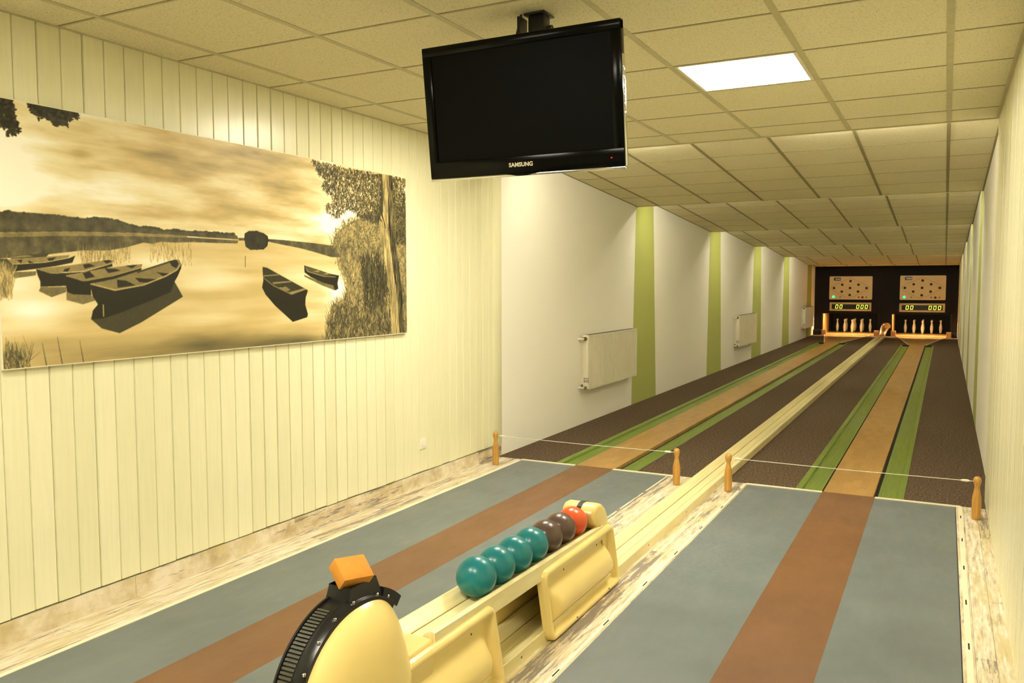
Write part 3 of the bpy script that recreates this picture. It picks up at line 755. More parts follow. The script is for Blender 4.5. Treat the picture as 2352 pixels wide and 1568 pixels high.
# ------------------------------------------------------------------ radiators
def radiator(y, z, label):
    t = thing('radiator', label, 'radiator', (XL, y, z), 'panel radiators on the left wall of the lanes')
    L, Hh = 1.58, .60; x0, x1 = XL+.035, XL+.112
    b = MB(); b.box(x0, x0+.014, y+.03, y+L-.03, z+.02, z+Hh-.02, 'radiator')
    k = 33; w = (L-.04)/k
    vs = []; prof = []
    for i in range(k):
        a = y+.02+i*w
        prof += [(x1-.022, a), (x1-.022, a+w*.2), (x1, a+w*.24), (x1, a+w*.84), (x1-.022, a+w*.88)]
    prof += [(x1-.010, y+L-.02)]
    n_ = len(prof); vs = [(p[0], p[1], z+.02) for p in prof]+[(p[0], p[1], z+Hh-.02) for p in prof]
    b.add(vs, [(i, i+1, n_+i+1, n_+i) for i in range(n_-1)], 'radiator')
    b.box(x0+.02, x1-.023, y+.02, y+L-.02, z+.02, z+Hh-.02, 'radiator')
    b.box(x1-.014, x1, y, y+L, z, z+.022, 'radiator', .003); b.box(x1-.014, x1, y, y+L, z+Hh-.022, z+Hh, 'radiator', .003)
    b.box(x1-.014, x1, y, y+.022, z, z+Hh, 'radiator', .003); b.box(x1-.014, x1, y+L-.022, y+L, z, z+Hh, 'radiator', .003)
    b.build('panel', t, angle=20)
    for yy in (y, y+L-.012):
        s = MB(); s.box(x0-.002, x1-.004, yy, yy+.012, z+.004, z+Hh-.002, 'radiator', .002)
        if yy == y:
            for i in range(5):
                s.box(x0+.008+i*.012, x0+.013+i*.012, yy-.001, yy+.002, z+.075, z+.105, 'slot'); s.box(x0+.008+i*.012, x0+.013+i*.012, yy-.001, yy+.002, z+.112, z+.128, 'slot')
        s.build('side_cover', t)
    g = MB(); g.box(x0, x1-.012, y+.012, y+L-.012, z+Hh-.006, z+Hh, 'radiator')
    for i in range(52): g.box(x0+.008, x1-.02, y+.03+i*.0295, y+.046+i*.0295, z+Hh, z+Hh+.001, 'slot')
    g.build('top_grille', t)
    v = MB(); v.tube([(XL, y-.06, z+Hh-.04), (XL+.06, y-.06, z+Hh-.04), (XL+.065, y+.002, z+Hh-.04)], .011, 'radiator'); v.lathe([(.019, 0), (.022, -.012), (.022, -.04), (.015, -.05)], (XL+.066, y, z+Hh-.04), 'brass', 14, 'y'); v.build('valve', t)
    v = MB(); v.tube([(XL, y-.06, z+.02), (XL+.06, y-.06, z+.02), (XL+.065, y+.002, z+.02)], .010, 'radiator'); v.lathe([(.015, 0), (.017, -.01), (.017, -.03), (.01, -.036)], (XL+.066, y, z+.02), 'brass', 14, 'y'); v.build('return_valve', t)
    for yy in (y+.02, y+L-.06): v = MB(); v.box(XL+.001, x0, yy, yy+.03, z+.05, z+Hh-.05, 'radiator'); v.build('wall_bracket', t)
    return t
r0 = radiator(8.44, .398, 'ribbed white panel radiator nearest the boarded wall')
dup(r0, (XL, 15.98, .355), 'middle white panel radiator between green stripes on the left wall')
dup(r0, (XL, 24.32, .298), 'small-looking white panel radiator farthest down the left wall')

# ------------------------------------------------------------------ socket
t = thing('wall_socket', 'white wall socket low on the boarded left wall', 'socket', (XL+.004, 5.302, .333))
b = MB(); b.box(XL+.0045, XL+.013, 5.262, 5.342, .291, .373, 'socket', .003); b.build('cover', t)
b = MB(); b.lathe([(.022, .0), (.022, -.002), (.019, -.002), (.019, -.006), (0, -.006)], (0, 0, 0), 'socket', 24, 'x')
b.v = [(XL+.0155-v[0]*-1, 5.302+v[1], .333+v[2]) for v in b.v]
for dy in (-.0095, .0095): b.lathe([(.0035, 0), (.0035, .0006), (0, .0006)], (XL+.0098, 5.302+dy, .333), 'slot', 10, 'x')
b.build('insert', t)

# ------------------------------------------------------------------ television
YT, W, H = 3.055, .905, .5535
tilt = math.atan2(.070, .551)
cx, czt = -1.583, 1.56+.3312*YT
t = thing('television', 'black flat television hanging from the ceiling, switched off', 'television', (cx, YT+.035, czt-H/2))
# local frame: x right, z up the screen, y away from the viewer; pitched so that the screen looks down a little
def tvp(x, y, z):
    z2 = z; yy = YT+y*math.cos(tilt)-z2*math.sin(tilt); zz = czt+y*math.sin(tilt)*-1*-1+z2*math.cos(tilt)
    return (cx+x, YT+(-z2)*math.sin(tilt)+y*math.cos(tilt), czt+z2*math.cos(tilt)+y*math.sin(tilt))
def tvbox(mb, x0, x1, y0, y1, z0, z1, mat, bev=0):
    m2 = MB(); m2.box(x0, x1, y0, y1, z0, z1, mat, bev); mb.add([tvp(*v) for v in m2.v], m2.f, mat)
hw = W/2; bw, bt_, bb = .043, .040, .072
b = MB()
tvbox(b, -hw, hw, 0, .035, -bt_, 0, 'tvblack', .004); tvbox(b, -hw, hw, 0, .035, -H, -H+bb, 'tvblack', .004)
tvbox(b, -hw, -hw+bw, .0005, .034, -H+.003, -.003, 'tvblack', .003); tvbox(b, hw-bw, hw, .0005, .034, -H+.003, -.003, 'tvblack', .003); b.build('bezel', t)
b = MB(); tvbox(b, -hw+bw-.002, hw-bw+.002, .006, .02, -H+bb-.002, -bt_+.002, 'tvscreen'); b.build('screen', t)
b = MB(); tvbox(b, -hw+.01, hw-.01, .03, .075, -H+.02, -.02, 'black_matte', .012); b.build('rear_housing', t)
b = MB(); tvbox(b, -hw-.002, hw+.002, .002, .030, -H-.011, -H-.0005, 'chrome', .003)
vs = []
m2 = MB(); m2.prism([(-.075, -H), (-.04, -H-.007), (-.02, -H-.0105), (.02, -H-.0105), (.04, -H-.007), (.075, -H)], 'y', -.001, .006, 'tvblack'); b.add([tvp(*v) for v in m2.v], m2.f, 'tvblack'); b.build('lower_edge', t)
b = MB(); tvbox(b, hw+.0002, hw+.004, .004, .030, -H, -.13, 'chrome', .001)
for i in range(6): tvbox(b, hw+.004, hw+.0065, .006, .016, -.17-i*.035-.022, -.17-i*.035, 'chrome', .001)
b.build('side_strip', t)
b = MB(); m2 = MB(); m2.lathe([(.0035, 0), (.003, -.001), (0, -.0015)], (hw-.055, 0, -H+.035), 'redled', 12, 'y'); b.add([tvp(*v) for v in m2.v], m2.f, 'redled'); b.build('standby_light', t)
cu = bpy.data.curves.new('letters', 'FONT'); cu.body = 'SAMSUNG'; cu.size = .0235; cu.extrude = .0006; cu.align_x = 'CENTER'; cu.offset = .0008; cu.space_character = 1.06
tmp = bpy.data.objects.new('letters', cu); C.objects.link(tmp); bpy.context.view_layer.update()
dg = bpy.context.evaluated_depsgraph_get(); me = bpy.data.meshes.new_from_object(tmp.evaluated_get(dg))
wv = [tvp(v.co.x-.004, -.0012-v.co.z, -H+.028+v.co.y) for v in me.vertices]; ff = [tuple(p.vertices) for p in me.polygons]
bpy.data.objects.remove(tmp)
b = MB(); b.add(wv, ff, 'whitetrim'); b.build('brand_lettering', t, recalc=False)
# ceiling mount
t2 = thing('television_mount', 'black metal ceiling bracket holding the television', 'bracket', (cx, YT+.13, 2.709))
b = MB(); b.box(cx-.045, cx+.055, YT+.17, YT+.27, 2.700, 2.7075, 'black', .002); b.build('ceiling_plate', t2)
b = MB(); b.box(cx-.03, cx+.045, YT+.18, YT+.25, 2.585, 2.701, 'black', .008); b.box(cx-.02, cx+.04, YT+.2, YT+.24, 2.2, 2.59, 'black_matte'); b.build('post', t2)
b = MB(); b.box(cx-.075, cx-.062, YT+.17, YT+.24, 2.55, 2.70, 'black'); b.tube([(cx-.05, YT+.16, 2.70), (cx-.06, YT+.15, 2.64), (cx-.07, YT+.13, 2.56)], .005, 'black_matte'); b.build('side_arm', t2)
b = MB(); b.lathe([(.0, -.012), (.018, -.012), (.018, .012), (0, .012)], (cx+.07, YT+.19, 2.63), 'black', 14, 'x'); b.build('knob', t2)
b = MB(); b.box(cx-.15, cx+.15, YT+.125, YT+.2, 2.2, 2.42, 'black', .004); b.build('mounting_plate', t2)

# ------------------------------------------------------------------ wall picture
ART = {"p":{"shore":[[0.22,[[-0.0191,0.5784],[0.0048,0.5816],[0.0172,0.5889],[0.0297,0.5865],[0.0555,0.5883],[0.0891,0.5863],[0.1389,0.5817],[0.1502,0.5908],[0.1692,0.5907],[0.1926,0.5858],[0.2166,0.5715],[0.2331,0.5649],[0.2544,0.5701],[0.2673,0.5664],[0.2804,0.5569],[0.3031,0.5642],[0.3309,0.5604],[0.3697,0.564],[0.4314,0.5623],[0.4474,0.5539],[0.4504,0.5351],[0.3694,0.5354],[0.2757,0.537],[0.216,0.5345],[0.1162,0.5258],[-0.0204,0.5031]]],[0.42,[[-0.0204,0.5031],[0.1162,0.5258],[0.216,0.5345],[0.3306,0.5385],[0.3305,0.5305],[0.2158,0.5215],[0.1018,0.5083],[-0.0207,0.4858]]],[0.27,[[-0.0207,0.4858],[0.1018,0.5083],[0.2158,0.5215],[0.3305,0.5305],[0.4504,0.5308],[0.4469,0.5155],[0.3994,0.5123],[0.3398,0.5097],[0.3022,0.5034],[0.2752,0.5042],[0.2576,0.4927],[0.2405,0.4965],[0.207,0.4724],[0.1749,0.4566],[0.1296,0.4524],[0.0798,0.4344],[0.0397,0.4196],[-0.0221,0.4056]]],[0.24,[[0.4505,0.5436],[0.5291,0.5468],[0.5691,0.5472],[0.6601,0.5414],[0.7305,0.5319],[0.7753,0.529],[0.7747,0.4682],[0.7154,0.4689],[0.6596,0.4935],[0.6197,0.5088],[0.5689,0.5221],[0.5289,0.5334],[0.4504,0.5308]]]],"island":[[0.13,[[0.4648,0.5411],[0.4662,0.5671],[0.4775,0.5817],[0.498,0.5825],[0.5153,0.5761],[0.5269,0.5622],[0.529,0.5401],[0.5251,0.5107],[0.5143,0.4919],[0.4969,0.4903],[0.4798,0.4865],[0.4676,0.5027]]]],"boats":[[0.2,[[0.0141,0.4197],[0.0431,0.429],[0.0734,0.4369],[0.0748,0.4333],[0.0702,0.4202],[0.0194,0.4113]]],[0.45,[[0.0154,0.418],[0.0417,0.4271],[0.0515,0.4225],[0.0221,0.415]]],[0.36,[[0.0158,0.3619],[0.0549,0.3667],[0.0532,0.3504],[0.0222,0.3391]]],[0.12,[[-0.006,0.4095],[0.0126,0.4108],[0.0204,0.3902],[0.0684,0.4],[0.1077,0.421],[0.1172,0.4311],[0.1121,0.4025],[0.086,0.3881],[0.0493,0.3737],[0.0158,0.3619],[-0.0068,0.3612]]],[0.45,[[0.0139,0.4091],[0.0644,0.4216],[0.1079,0.4323],[0.1062,0.4228],[0.0685,0.4018],[0.0204,0.392]]],[0.12,[[0.0428,0.4075],[0.0511,0.399],[0.044,0.3957]]],[0.12,[[0.0716,0.4166],[0.0865,0.4225],[0.0803,0.4088],[0.0744,0.4077]]],[0.12,[[0.0261,0.4075],[0.0344,0.4094],[0.0328,0.3958]]],[0.36,[[0.0604,0.3069],[0.0998,0.3066],[0.1002,0.2859],[0.0766,0.2662],[0.0572,0.2906]]],[0.1,[[0.0543,0.3757],[0.0773,0.3583],[0.1014,0.3608],[0.1006,0.3103],[0.0597,0.3069],[0.06,0.3269],[0.0561,0.3523]]],[0.13,[[0.0773,0.3565],[0.132,0.3674],[0.1804,0.4025],[0.181,0.3907],[0.1648,0.3802],[0.1005,0.3514]]],[0.45,[[0.055,0.3758],[0.1088,0.3918],[0.1738,0.4186],[0.1848,0.4146],[0.1787,0.4032],[0.1321,0.3712],[0.0773,0.3583]]],[0.13,[[0.0994,0.3776],[0.1087,0.3817],[0.1038,0.3665],[0.0962,0.3681]]],[0.13,[[0.1293,0.3959],[0.1405,0.4003],[0.1501,0.3912],[0.1322,0.3789]]],[0.13,[[0.1637,0.4133],[0.1755,0.4172],[0.1805,0.4104],[0.1702,0.402]]],[0.38,[[0.1002,0.2841],[0.1403,0.2773],[0.148,0.2499],[0.1268,0.2356],[0.1005,0.254]]],[0.09,[[0.0997,0.3496],[0.141,0.3235],[0.1418,0.2734],[0.1117,0.2762],[0.101,0.2859],[0.0999,0.3159]]],[0.45,[[0.1005,0.3503],[0.1649,0.3822],[0.2369,0.4036],[0.2349,0.3892],[0.1813,0.3513],[0.1282,0.328]]],[0.12,[[0.1287,0.3616],[0.1401,0.3696],[0.1495,0.3467],[0.1332,0.3388]]],[0.12,[[0.1666,0.3822],[0.1869,0.3811],[0.1954,0.3735],[0.173,0.3629]]],[0.13,[[0.2045,0.395],[0.2278,0.4011],[0.2167,0.3843]]],[0.12,[[0.1282,0.3273],[0.1813,0.3505],[0.2348,0.3871],[0.2347,0.3761],[0.1845,0.3355],[0.1409,0.3189]]],[0.19,[[0.1526,0.2322],[0.1441,0.2114],[0.1395,0.175],[0.1578,0.134],[0.1897,0.1099],[0.2314,0.1515],[0.3179,0.2592],[0.3084,0.2982],[0.3008,0.3282],[0.2333,0.2828]]],[0.08,[[0.1401,0.3216],[0.1838,0.2899],[0.2374,0.3114],[0.2814,0.3491],[0.3075,0.3839],[0.317,0.41],[0.3157,0.3885],[0.3071,0.3496],[0.2997,0.3239],[0.2922,0.2814],[0.2513,0.245],[0.1963,0.1995],[0.16,0.1749],[0.1411,0.1729],[0.1432,0.2076],[0.1527,0.2341],[0.1441,0.2656],[0.1414,0.3004]]],[0.42,[[0.1409,0.3177],[0.1845,0.3395],[0.2347,0.3769],[0.3022,0.4284],[0.3122,0.4269],[0.316,0.41],[0.3055,0.3795],[0.2815,0.3534],[0.2375,0.3155],[0.1838,0.2911]]],[0.13,[[0.1879,0.3355],[0.2053,0.3317],[0.2228,0.3115],[0.1891,0.3017]]],[0.1,[[0.2215,0.344],[0.264,0.3384],[0.245,0.3229],[0.2303,0.3258]]],[0.1,[[0.2644,0.3697],[0.2894,0.3641],[0.2776,0.3512]]],[0.1,[[0.2902,0.4191],[0.3061,0.4274],[0.3109,0.4097],[0.3056,0.3881],[0.2958,0.3983]]],[0.2,[[0.2255,0.3705],[0.2902,0.4191],[0.2921,0.4129],[0.2272,0.3636]]],[0.6,[[0.1409,0.3204],[0.1839,0.2951],[0.2375,0.3155],[0.2815,0.3534],[0.3055,0.3829],[0.3156,0.4099],[0.317,0.41],[0.3075,0.3787],[0.2824,0.3483],[0.2383,0.3106],[0.1838,0.2887],[0.1405,0.3158]]],[0.55,[[0.1609,0.2336],[0.1626,0.2336],[0.1627,0.1825],[0.161,0.1827]]],[0.08,[[0.5107,0.4037],[0.5233,0.4003],[0.5793,0.3431],[0.6402,0.2822],[0.6326,0.2421],[0.631,0.204],[0.6388,0.1523],[0.6362,0.1355],[0.5927,0.1145],[0.5424,0.2052],[0.5174,0.2626],[0.5084,0.2987],[0.512,0.3344]]],[0.15,[[0.5117,0.4018],[0.5233,0.3983],[0.5793,0.3431],[0.6378,0.2844],[0.592,0.2645],[0.5394,0.3144],[0.5143,0.3503]]],[0.42,[[0.5123,0.361],[0.553,0.368],[0.5584,0.3624],[0.5139,0.3551]]],[0.45,[[0.5363,0.3253],[0.5883,0.3337],[0.5909,0.3267],[0.5394,0.3164]]],[0.45,[[0.5808,0.2722],[0.6296,0.2939],[0.6355,0.2878],[0.592,0.2603]]],[0.42,[[0.5522,0.2981],[0.5744,0.3041],[0.5877,0.2853],[0.5741,0.2765]]],[0.1,[[0.5545,0.3042],[0.5722,0.3061],[0.5654,0.298]]],[0.38,[[0.5113,0.3621],[0.5139,0.3503],[0.5393,0.3124],[0.592,0.2645],[0.5908,0.2583],[0.5382,0.3064],[0.5121,0.3463]]],[0.35,[[0.6292,0.367],[0.6542,0.3483],[0.7216,0.3073],[0.728,0.2961],[0.7265,0.2793],[0.6833,0.3097],[0.6303,0.3564]]],[0.1,[[0.6297,0.4176],[0.6499,0.408],[0.7042,0.3775],[0.7418,0.3652],[0.7361,0.3228],[0.7384,0.2893],[0.7278,0.2792],[0.7216,0.3073],[0.6835,0.327],[0.6494,0.3547],[0.6305,0.3797]]],[0.25,[[0.6321,0.4143],[0.6842,0.39],[0.7221,0.367],[0.6939,0.3629],[0.6425,0.3885]]],[0.5,[[0.6546,0.386],[0.6792,0.392],[0.6741,0.3823]]],[0.5,[[0.6865,0.3714],[0.7068,0.3789],[0.7042,0.3701]]],[0.5,[[0.6297,0.4163],[0.6425,0.3864],[0.6939,0.3611],[0.7299,0.3583],[0.7299,0.3547],[0.6914,0.3576],[0.6401,0.3829]]]],"pole":[[0.3,[[0.4656,0.4557],[0.4674,0.4558],[0.4667,0.3998],[0.4649,0.3997]]]],"bank":[[0.4,[[0.7234,0.5435],[0.7341,0.5942],[0.7766,0.6705],[0.8563,0.7413],[0.907,0.7778],[1.0248,0.8301],[1.0186,-0.0782],[0.689,-0.0222],[0.7047,0.1114],[0.7156,0.1972],[0.7497,0.2204],[0.773,0.2829],[0.769,0.3464],[0.737,0.4456],[0.7597,0.4847]]],[0.2,[[0.712,0.1231],[0.7346,0.1961],[0.8194,0.217],[0.9297,0.3484],[0.93,-0.0632],[0.699,-0.0239]]],[0.16,[[0.8214,0.4508],[0.8875,0.4815],[0.9209,0.3483],[0.9022,0.186],[0.8352,0.19]]]],"trunk":[[0.5,[[0.8986,0.9893],[0.9437,0.9911],[0.9462,0.8127],[0.9449,0.6355],[0.9626,0.399],[0.9733,0.2376],[0.9758,0.036],[0.9833,-0.0322],[0.9359,-0.031],[0.9303,0.2391],[0.9165,0.4267],[0.8989,0.5596],[0.8888,0.6853],[0.9045,0.8037],[0.9036,0.9188]]],[0.22,[[0.9323,0.9906],[0.9445,0.9913],[0.947,0.8129],[0.9468,0.6358],[0.9705,0.3992],[0.9813,0.2373],[0.9876,0.0039],[0.9676,0.0066],[0.9574,0.2382],[0.9433,0.428],[0.9257,0.6329],[0.9252,0.8082]]],[0.2,[[0.8968,0.9887],[0.9042,0.988],[0.9069,0.862],[0.906,0.7577],[0.8853,0.6962],[0.8781,0.7179],[0.8969,0.779],[0.8978,0.8886]]],[0.3,[[0.9533,0.9792],[0.9572,0.9804],[0.9561,0.5776],[0.9522,0.5772]]]]},"f":{"fol":[[0.6594,0.9965],[0.7796,0.99],[0.9018,0.9892],[1.0259,0.9929],[1.0231,0.5762],[0.9491,0.5682],[0.9061,0.6707],[0.8478,0.7006],[0.8003,0.7305],[0.7774,0.7512],[0.7394,0.694],[0.7106,0.7083],[0.7012,0.7598],[0.7331,0.7913],[0.6909,0.8538],[0.6984,0.904],[0.6778,0.9338]],"fol2":[[0.7306,0.5443],[0.7284,0.6181],[0.7616,0.6855],[0.8239,0.735],[0.8895,0.7212],[0.8881,0.5615],[0.822,0.5155]],"tl1":[[0.0004,1.0315],[0.0272,1.0014],[0.0298,0.9676],[0.0324,0.9369],[0.0378,0.8831],[0.0219,0.8654],[0.0104,0.9112],[-0.002,0.8901]],"tl2":[[0.0526,1.0028],[0.1273,1.0023],[0.1291,0.9809],[0.1161,0.9664],[0.1086,0.9411],[0.0913,0.9386],[0.0815,0.9626],[0.068,0.9498],[0.0585,0.9732]]},"b":[[0.0172,0.7712,0.0496,0.0961,0.3],[0.0122,0.6582,0.0432,0.056,0.3],[0.1321,0.8444,0.016,0.0278,-0.14],[0.0647,0.7459,0.0366,0.0332,-0.12],[0.2455,0.8386,0.0425,0.0338,-0.12],[0.3638,0.8577,0.0786,0.0444,-0.2],[0.3076,0.8882,0.055,0.0389,-0.1],[0.4916,0.9953,0.1253,0.0649,-0.14],[0.3821,0.7415,0.0604,0.0204,-0.12],[0.5728,0.8678,0.087,0.1133,-0.12],[0.5106,0.6745,0.1405,0.0308,-0.14],[0.6354,0.7455,0.0797,0.0235,-0.1],[0.1786,0.7002,0.1177,0.0397,0.14],[0.2614,0.759,0.0783,0.0266,0.1],[0.7465,0.658,0.0594,0.0548,0.4],[0.6346,0.675,0.0797,0.0212,0.2],[0.7848,0.7275,0.0384,0.0507,0.4],[0.2172,0.6142,0.099,0.0186,-0.1],[0.3364,0.9573,0.0951,0.0396,-0.06],[0.4663,0.7516,0.0554,0.03,0.12],[0.0493,0.2121,0.0395,0.0468,0.22],[0.019,0.3206,0.0314,0.0651,0.1],[0.3768,0.3414,0.0806,0.0453,0.2],[0.2652,0.4169,0.0527,0.0288,0.15],[0.6311,0.3446,0.0798,0.0426,0.1],[0.4616,0.3749,0.0666,0.0194,-0.1],[0.629,0.1501,0.0665,0.0333,0.12],[0.5027,0.0094,0.129,0.0625,-0.38],[0.1684,0.0296,0.1097,0.0474,-0.22],[0.343,0.0365,0.0681,0.0407,-0.28],[0.6275,0.0121,0.0533,0.0334,-0.12],[0.7452,0.2206,0.0358,0.0628,0.4],[0.0606,0.0845,0.0537,0.0339,-0.1],[0.3743,0.1557,0.0605,0.0289,0.08],[0.7285,0.321,0.0293,0.0497,0.25]],"h":[[0.0034,0.5001],[0.3026,0.5309],[0.4526,0.5353],[0.7304,0.5196]],"s":{"reeds":[[0.1223,0.4518],[0.2151,0.4695],[0.2141,0.4026],[0.1213,0.3906]],"reeds2":[[0.2532,0.4922],[0.3398,0.5097],[0.3382,0.3972],[0.252,0.4046]],"left":[[0.0024,0.3656],[0.0197,0.3613],[0.0179,0.2554],[0.0006,0.2563]],"bl":[[-0.0003,0.0948],[0.034,0.0723],[0.0329,0.0059],[-0.0017,0.0139]]}}
def make_art(W_, H_):
    rng = np.random.default_rng(5)
    v, u = np.mgrid[0:H_, 0:W_]; u = (u+.5)/W_; v = (v+.5)/H_
    def vnoise(fx, fy, seed):
        r = np.random.default_rng(seed); gx, gy = int(fx)+2, int(fy)+2; g = r.random((gy, gx))
        x = u*fx; y = v*fy; xi = x.astype(int); yi = y.astype(int); tx = x-xi; ty = y-yi; tx = tx*tx*(3-2*tx); ty = ty*ty*(3-2*ty)
        return (g[yi, xi]*(1-tx)+g[yi, xi+1]*tx)*(1-ty)+(g[yi+1, xi]*(1-tx)+g[yi+1, xi+1]*tx)*ty
    def fbm(fx, fy, seed, o=5):
        s = 0; a = 1; t_ = 0
        for i in range(o): s = s+a*vnoise(fx*2**i, fy*2**i, seed+i); t_ += a; a *= .55
        return s/t_
    hx = [p[0] for p in ART['h']]; hy = [p[1] for p in ART['h']]
    hor = np.interp(u, hx, hy)
    sky = .72+.0*u; n_ = fbm(7, 11, 1); n2 = fbm(4, 26, 20); wn = fbm(7, 9, 77)
    tone = sky+.09+(n_-.5)*.34+(n2-.5)*.2+(fbm(12, 24, 140)-.5)*.3
    tone = np.where(v < hor, .76+(fbm(4, 10, 40)-.5)*.22+(fbm(3, 22, 60)-.5)*.14, tone)
    for bu, bv, ru, rv, a in ART['b']:
        w1 = .35*(wn-.5); w2 = .35*(fbm(9, 12, 90)-.5)
        d = ((u-bu)/ru+w1*2)**2+((v-bv)/rv+w2*2)**2; tone = tone+a*np.exp(-d*.8)
    tone = tone-np.clip((.22-v)/.22, 0, 1)*.12*(fbm(6, 8, 33))
    tone = tone-.04*np.clip((u-.1), 0, 1)
    T = np.clip(tone, 0, 1.05)
    SS = 1
    def fill(pts, val, alpha=1., jitter=0):
        P = np.array(pts, float)*[W_, H_]; x0, y0 = np.floor(P.min(0)).astype(int)-1; x1, y1 = np.ceil(P.max(0)).astype(int)+1
        x0, y0 = max(x0, 0), max(y0, 0); x1, y1 = min(x1, W_), min(y1, H_)
        if x1 <= x0 or y1 <= y0: return
        k = 3; yy, xx = np.mgrid[y0*k:y1*k, x0*k:x1*k]; xx = (xx+.5)/k; yy = (yy+.5)/k; ins = np.zeros(xx.shape, bool)
        for i in range(len(P)):
            xa, ya = P[i]; xb, yb = P[i-1]
            if ya == yb: continue
            c = ((ya > yy) != (yb > yy)) & (xx < (xb-xa)*(yy-ya)/(yb-ya)+xa); ins ^= c
        cov = ins.reshape(y1-y0, k, x1-x0, k).mean((1, 3))*alpha
        val_ = val[y0:y1, x0:x1] if isinstance(val, np.ndarray) else val
        T[y0:y1, x0:x1] = T[y0:y1, x0:x1]*(1-cov)+val_*cov
    tex = fbm(90, 30, 200, 4); tex2 = fbm(260, 90, 300, 3)
    def inside(p, poly):
        x, y = p; c = False
        for i in range(len(poly)):
            xa, ya = poly[i]; xb, yb = poly[i-1]
            if (ya > y) != (yb > y) and x < (xb-xa)*(y-ya)/(yb-ya)+xa: c = not c
        return c
    def rand_in(poly, r):
        xs_ = [p[0] for p in poly]; ys_ = [p[1] for p in poly]
        while True:
            p = (r.uniform(min(xs_), max(xs_)), r.uniform(min(ys_), max(ys_)))
            if inside(p, poly): return p
    r = random.Random(11); asp = W_/H_
    def stroke(p, ang, L, wd, val, alpha=1):      # sizes in fractions of the picture width
        c_, s_ = math.cos(ang), math.sin(ang); q = (p[0]+c_*L, p[1]+s_*L*asp*1.0)
        nx, ny = -s_*wd/2, c_*wd/2*asp
        fill([(p[0]-nx, p[1]-ny), (p[0]+nx, p[1]+ny), (q[0]+nx*.3, q[1]+ny*.3), (q[0]-nx*.3, q[1]-ny*.3)], val, alpha)
    for tn, P in ART['p']['shore']: fill(P, np.clip(tn+(tex-.5)*.28, 0, 1), .95)
    for k in range(150):      # rough tree line
        uu = r.uniform(0, .44); top = np.interp(uu, [p[0] for p in ART['p']['shore'][0][1][1:18]], [p[1] for p in ART['p']['shore'][0][1][1:18]])
        rr_ = r.uniform(.0015, .004); fill([(uu+rr_*math.cos(a), top-.004+rr_*asp*.8*math.sin(a)) for a in np.linspace(0, 2*PI, 8)], r.uniform(.16, .26), .9)
    for tn, P in ART['p']['island']:
        fill(P, np.clip(tn+(tex-.5)*.12, 0, 1)); cu_ = sum(p[0] for p in P)/len(P); cv_ = sum(p[1] for p in P)/len(P)
        for k in range(40):
            a = r.uniform(0, 2*PI); rr_ = r.uniform(.003, .0055); fill([(cu_+.0215*math.cos(a)+rr_*math.cos(b_), cv_+.040*math.sin(a)+rr_*asp*.7*math.sin(b_)) for b_ in np.linspace(0, 2*PI, 7)], .14, .9)
    for key, cnt, tn in (('reeds', 240, .42), ('reeds2', 150, .42)):
        P = ART['s'][key]
        for k in range(cnt):
            p = rand_in(P, r); stroke(p, PI/2+r.uniform(-.12, .12), r.uniform(.004, .016), .0012, tn+r.uniform(-.1, .1), .6)
    for tn, P in ART['p']['pole']: fill(P, tn)
    for tn, P in ART['p']['boats']: fill(P, np.clip(tn+(tex2-.5)*(.10 if tn > .3 else .03), 0, 1))
    for tn, P in ART['p']['bank'][:1]: fill(P, np.clip(tn+(tex-.5)*.6+(tex2-.5)*.35, .05, 1), .85)
    for tn, P in ART['p']['bank'][1:]:
        for k in range(520): p = rand_in(P, r); stroke((p[0]+r.gauss(0, .006), p[1]+r.gauss(0, .02)), PI/2+r.gauss(0, .6), r.uniform(.01, .03), .004, tn+r.uniform(-.08, .08), .7)
    for k in range(500):
        i = r.randrange(len(ART['p']['bank'][0][1])); (xa, ya), (xb, yb) = ART['p']['bank'][0][1][i-1], ART['p']['bank'][0][1][i]; q_ = r.random(); stroke((xa+(xb-xa)*q_+r.gauss(0, .004), ya+(yb-ya)*q_-.02), PI/2+r.gauss(0, .4), r.uniform(.008, .022), .0022, r.choice((.25, .4, .55)), .8)
    bank = ART['p']['bank'][0][1]; low = ART['p']['bank'][1][1]
    for k in range(2600):
        p = rand_in(bank, r); lowp = p[1] < .22
        stroke(p, PI/2+r.gauss(0, .5), r.uniform(.008, .03), .0014, r.choice((.12, .2, .3, .5, .62)) if not lowp else r.choice((.08, .12, .18, .5, .6)), .75)
    for k in range(140):
        p = rand_in(ART['p']['bank'][2][1], r); stroke((p[0], p[1]-.05), PI/2+r.gauss(0, .22), r.uniform(.03, .055), .0022, r.choice((.1, .14, .3)), .9)
    for k in range(700):
        p = rand_in(ART['f']['fol2'], r); stroke(p, r.uniform(0, 6.3), r.uniform(.003, .008), .003, r.choice((.2, .3, .42, .6)), .8)
    for k in range(5200):
        p = rand_in(ART['f']['fol'], r); stroke(p, -PI/2+r.gauss(0, .7), r.uniform(.004, .011), .0026, r.choice((.1, .14, .2, .34)), .85)
    for tn, P in ART['p']['trunk']: fill(P, np.clip(tn+(fbm(300, 14, 500, 4)-.5)*.7, .05, 1))
    for k in range(160):
        p = rand_in(ART['p']['trunk'][0][1], r); stroke(p, -PI/2+.1, r.uniform(.01, .05), .0012, r.choice((.15, .65, .7)), .6)
    for a_, b_ in (((.905, .72), (.86, .93)), ((.9, .70), (.83, .88)), ((.915, .66), (.88, .9))):
        stroke(a_, math.atan2((b_[1]-a_[1])/asp, b_[0]-a_[0]), math.hypot(b_[0]-a_[0], (b_[1]-a_[1])/asp), .004, .16)
    for key, cnt in (('tl1', 420), ('tl2', 460)):
        P = ART['f'][key]
        for k in range(cnt):
            p = rand_in(P, r); stroke(p, r.uniform(0, 6.3), r.uniform(.003, .008), .0055, r.choice((.1, .14, .2)), .95)
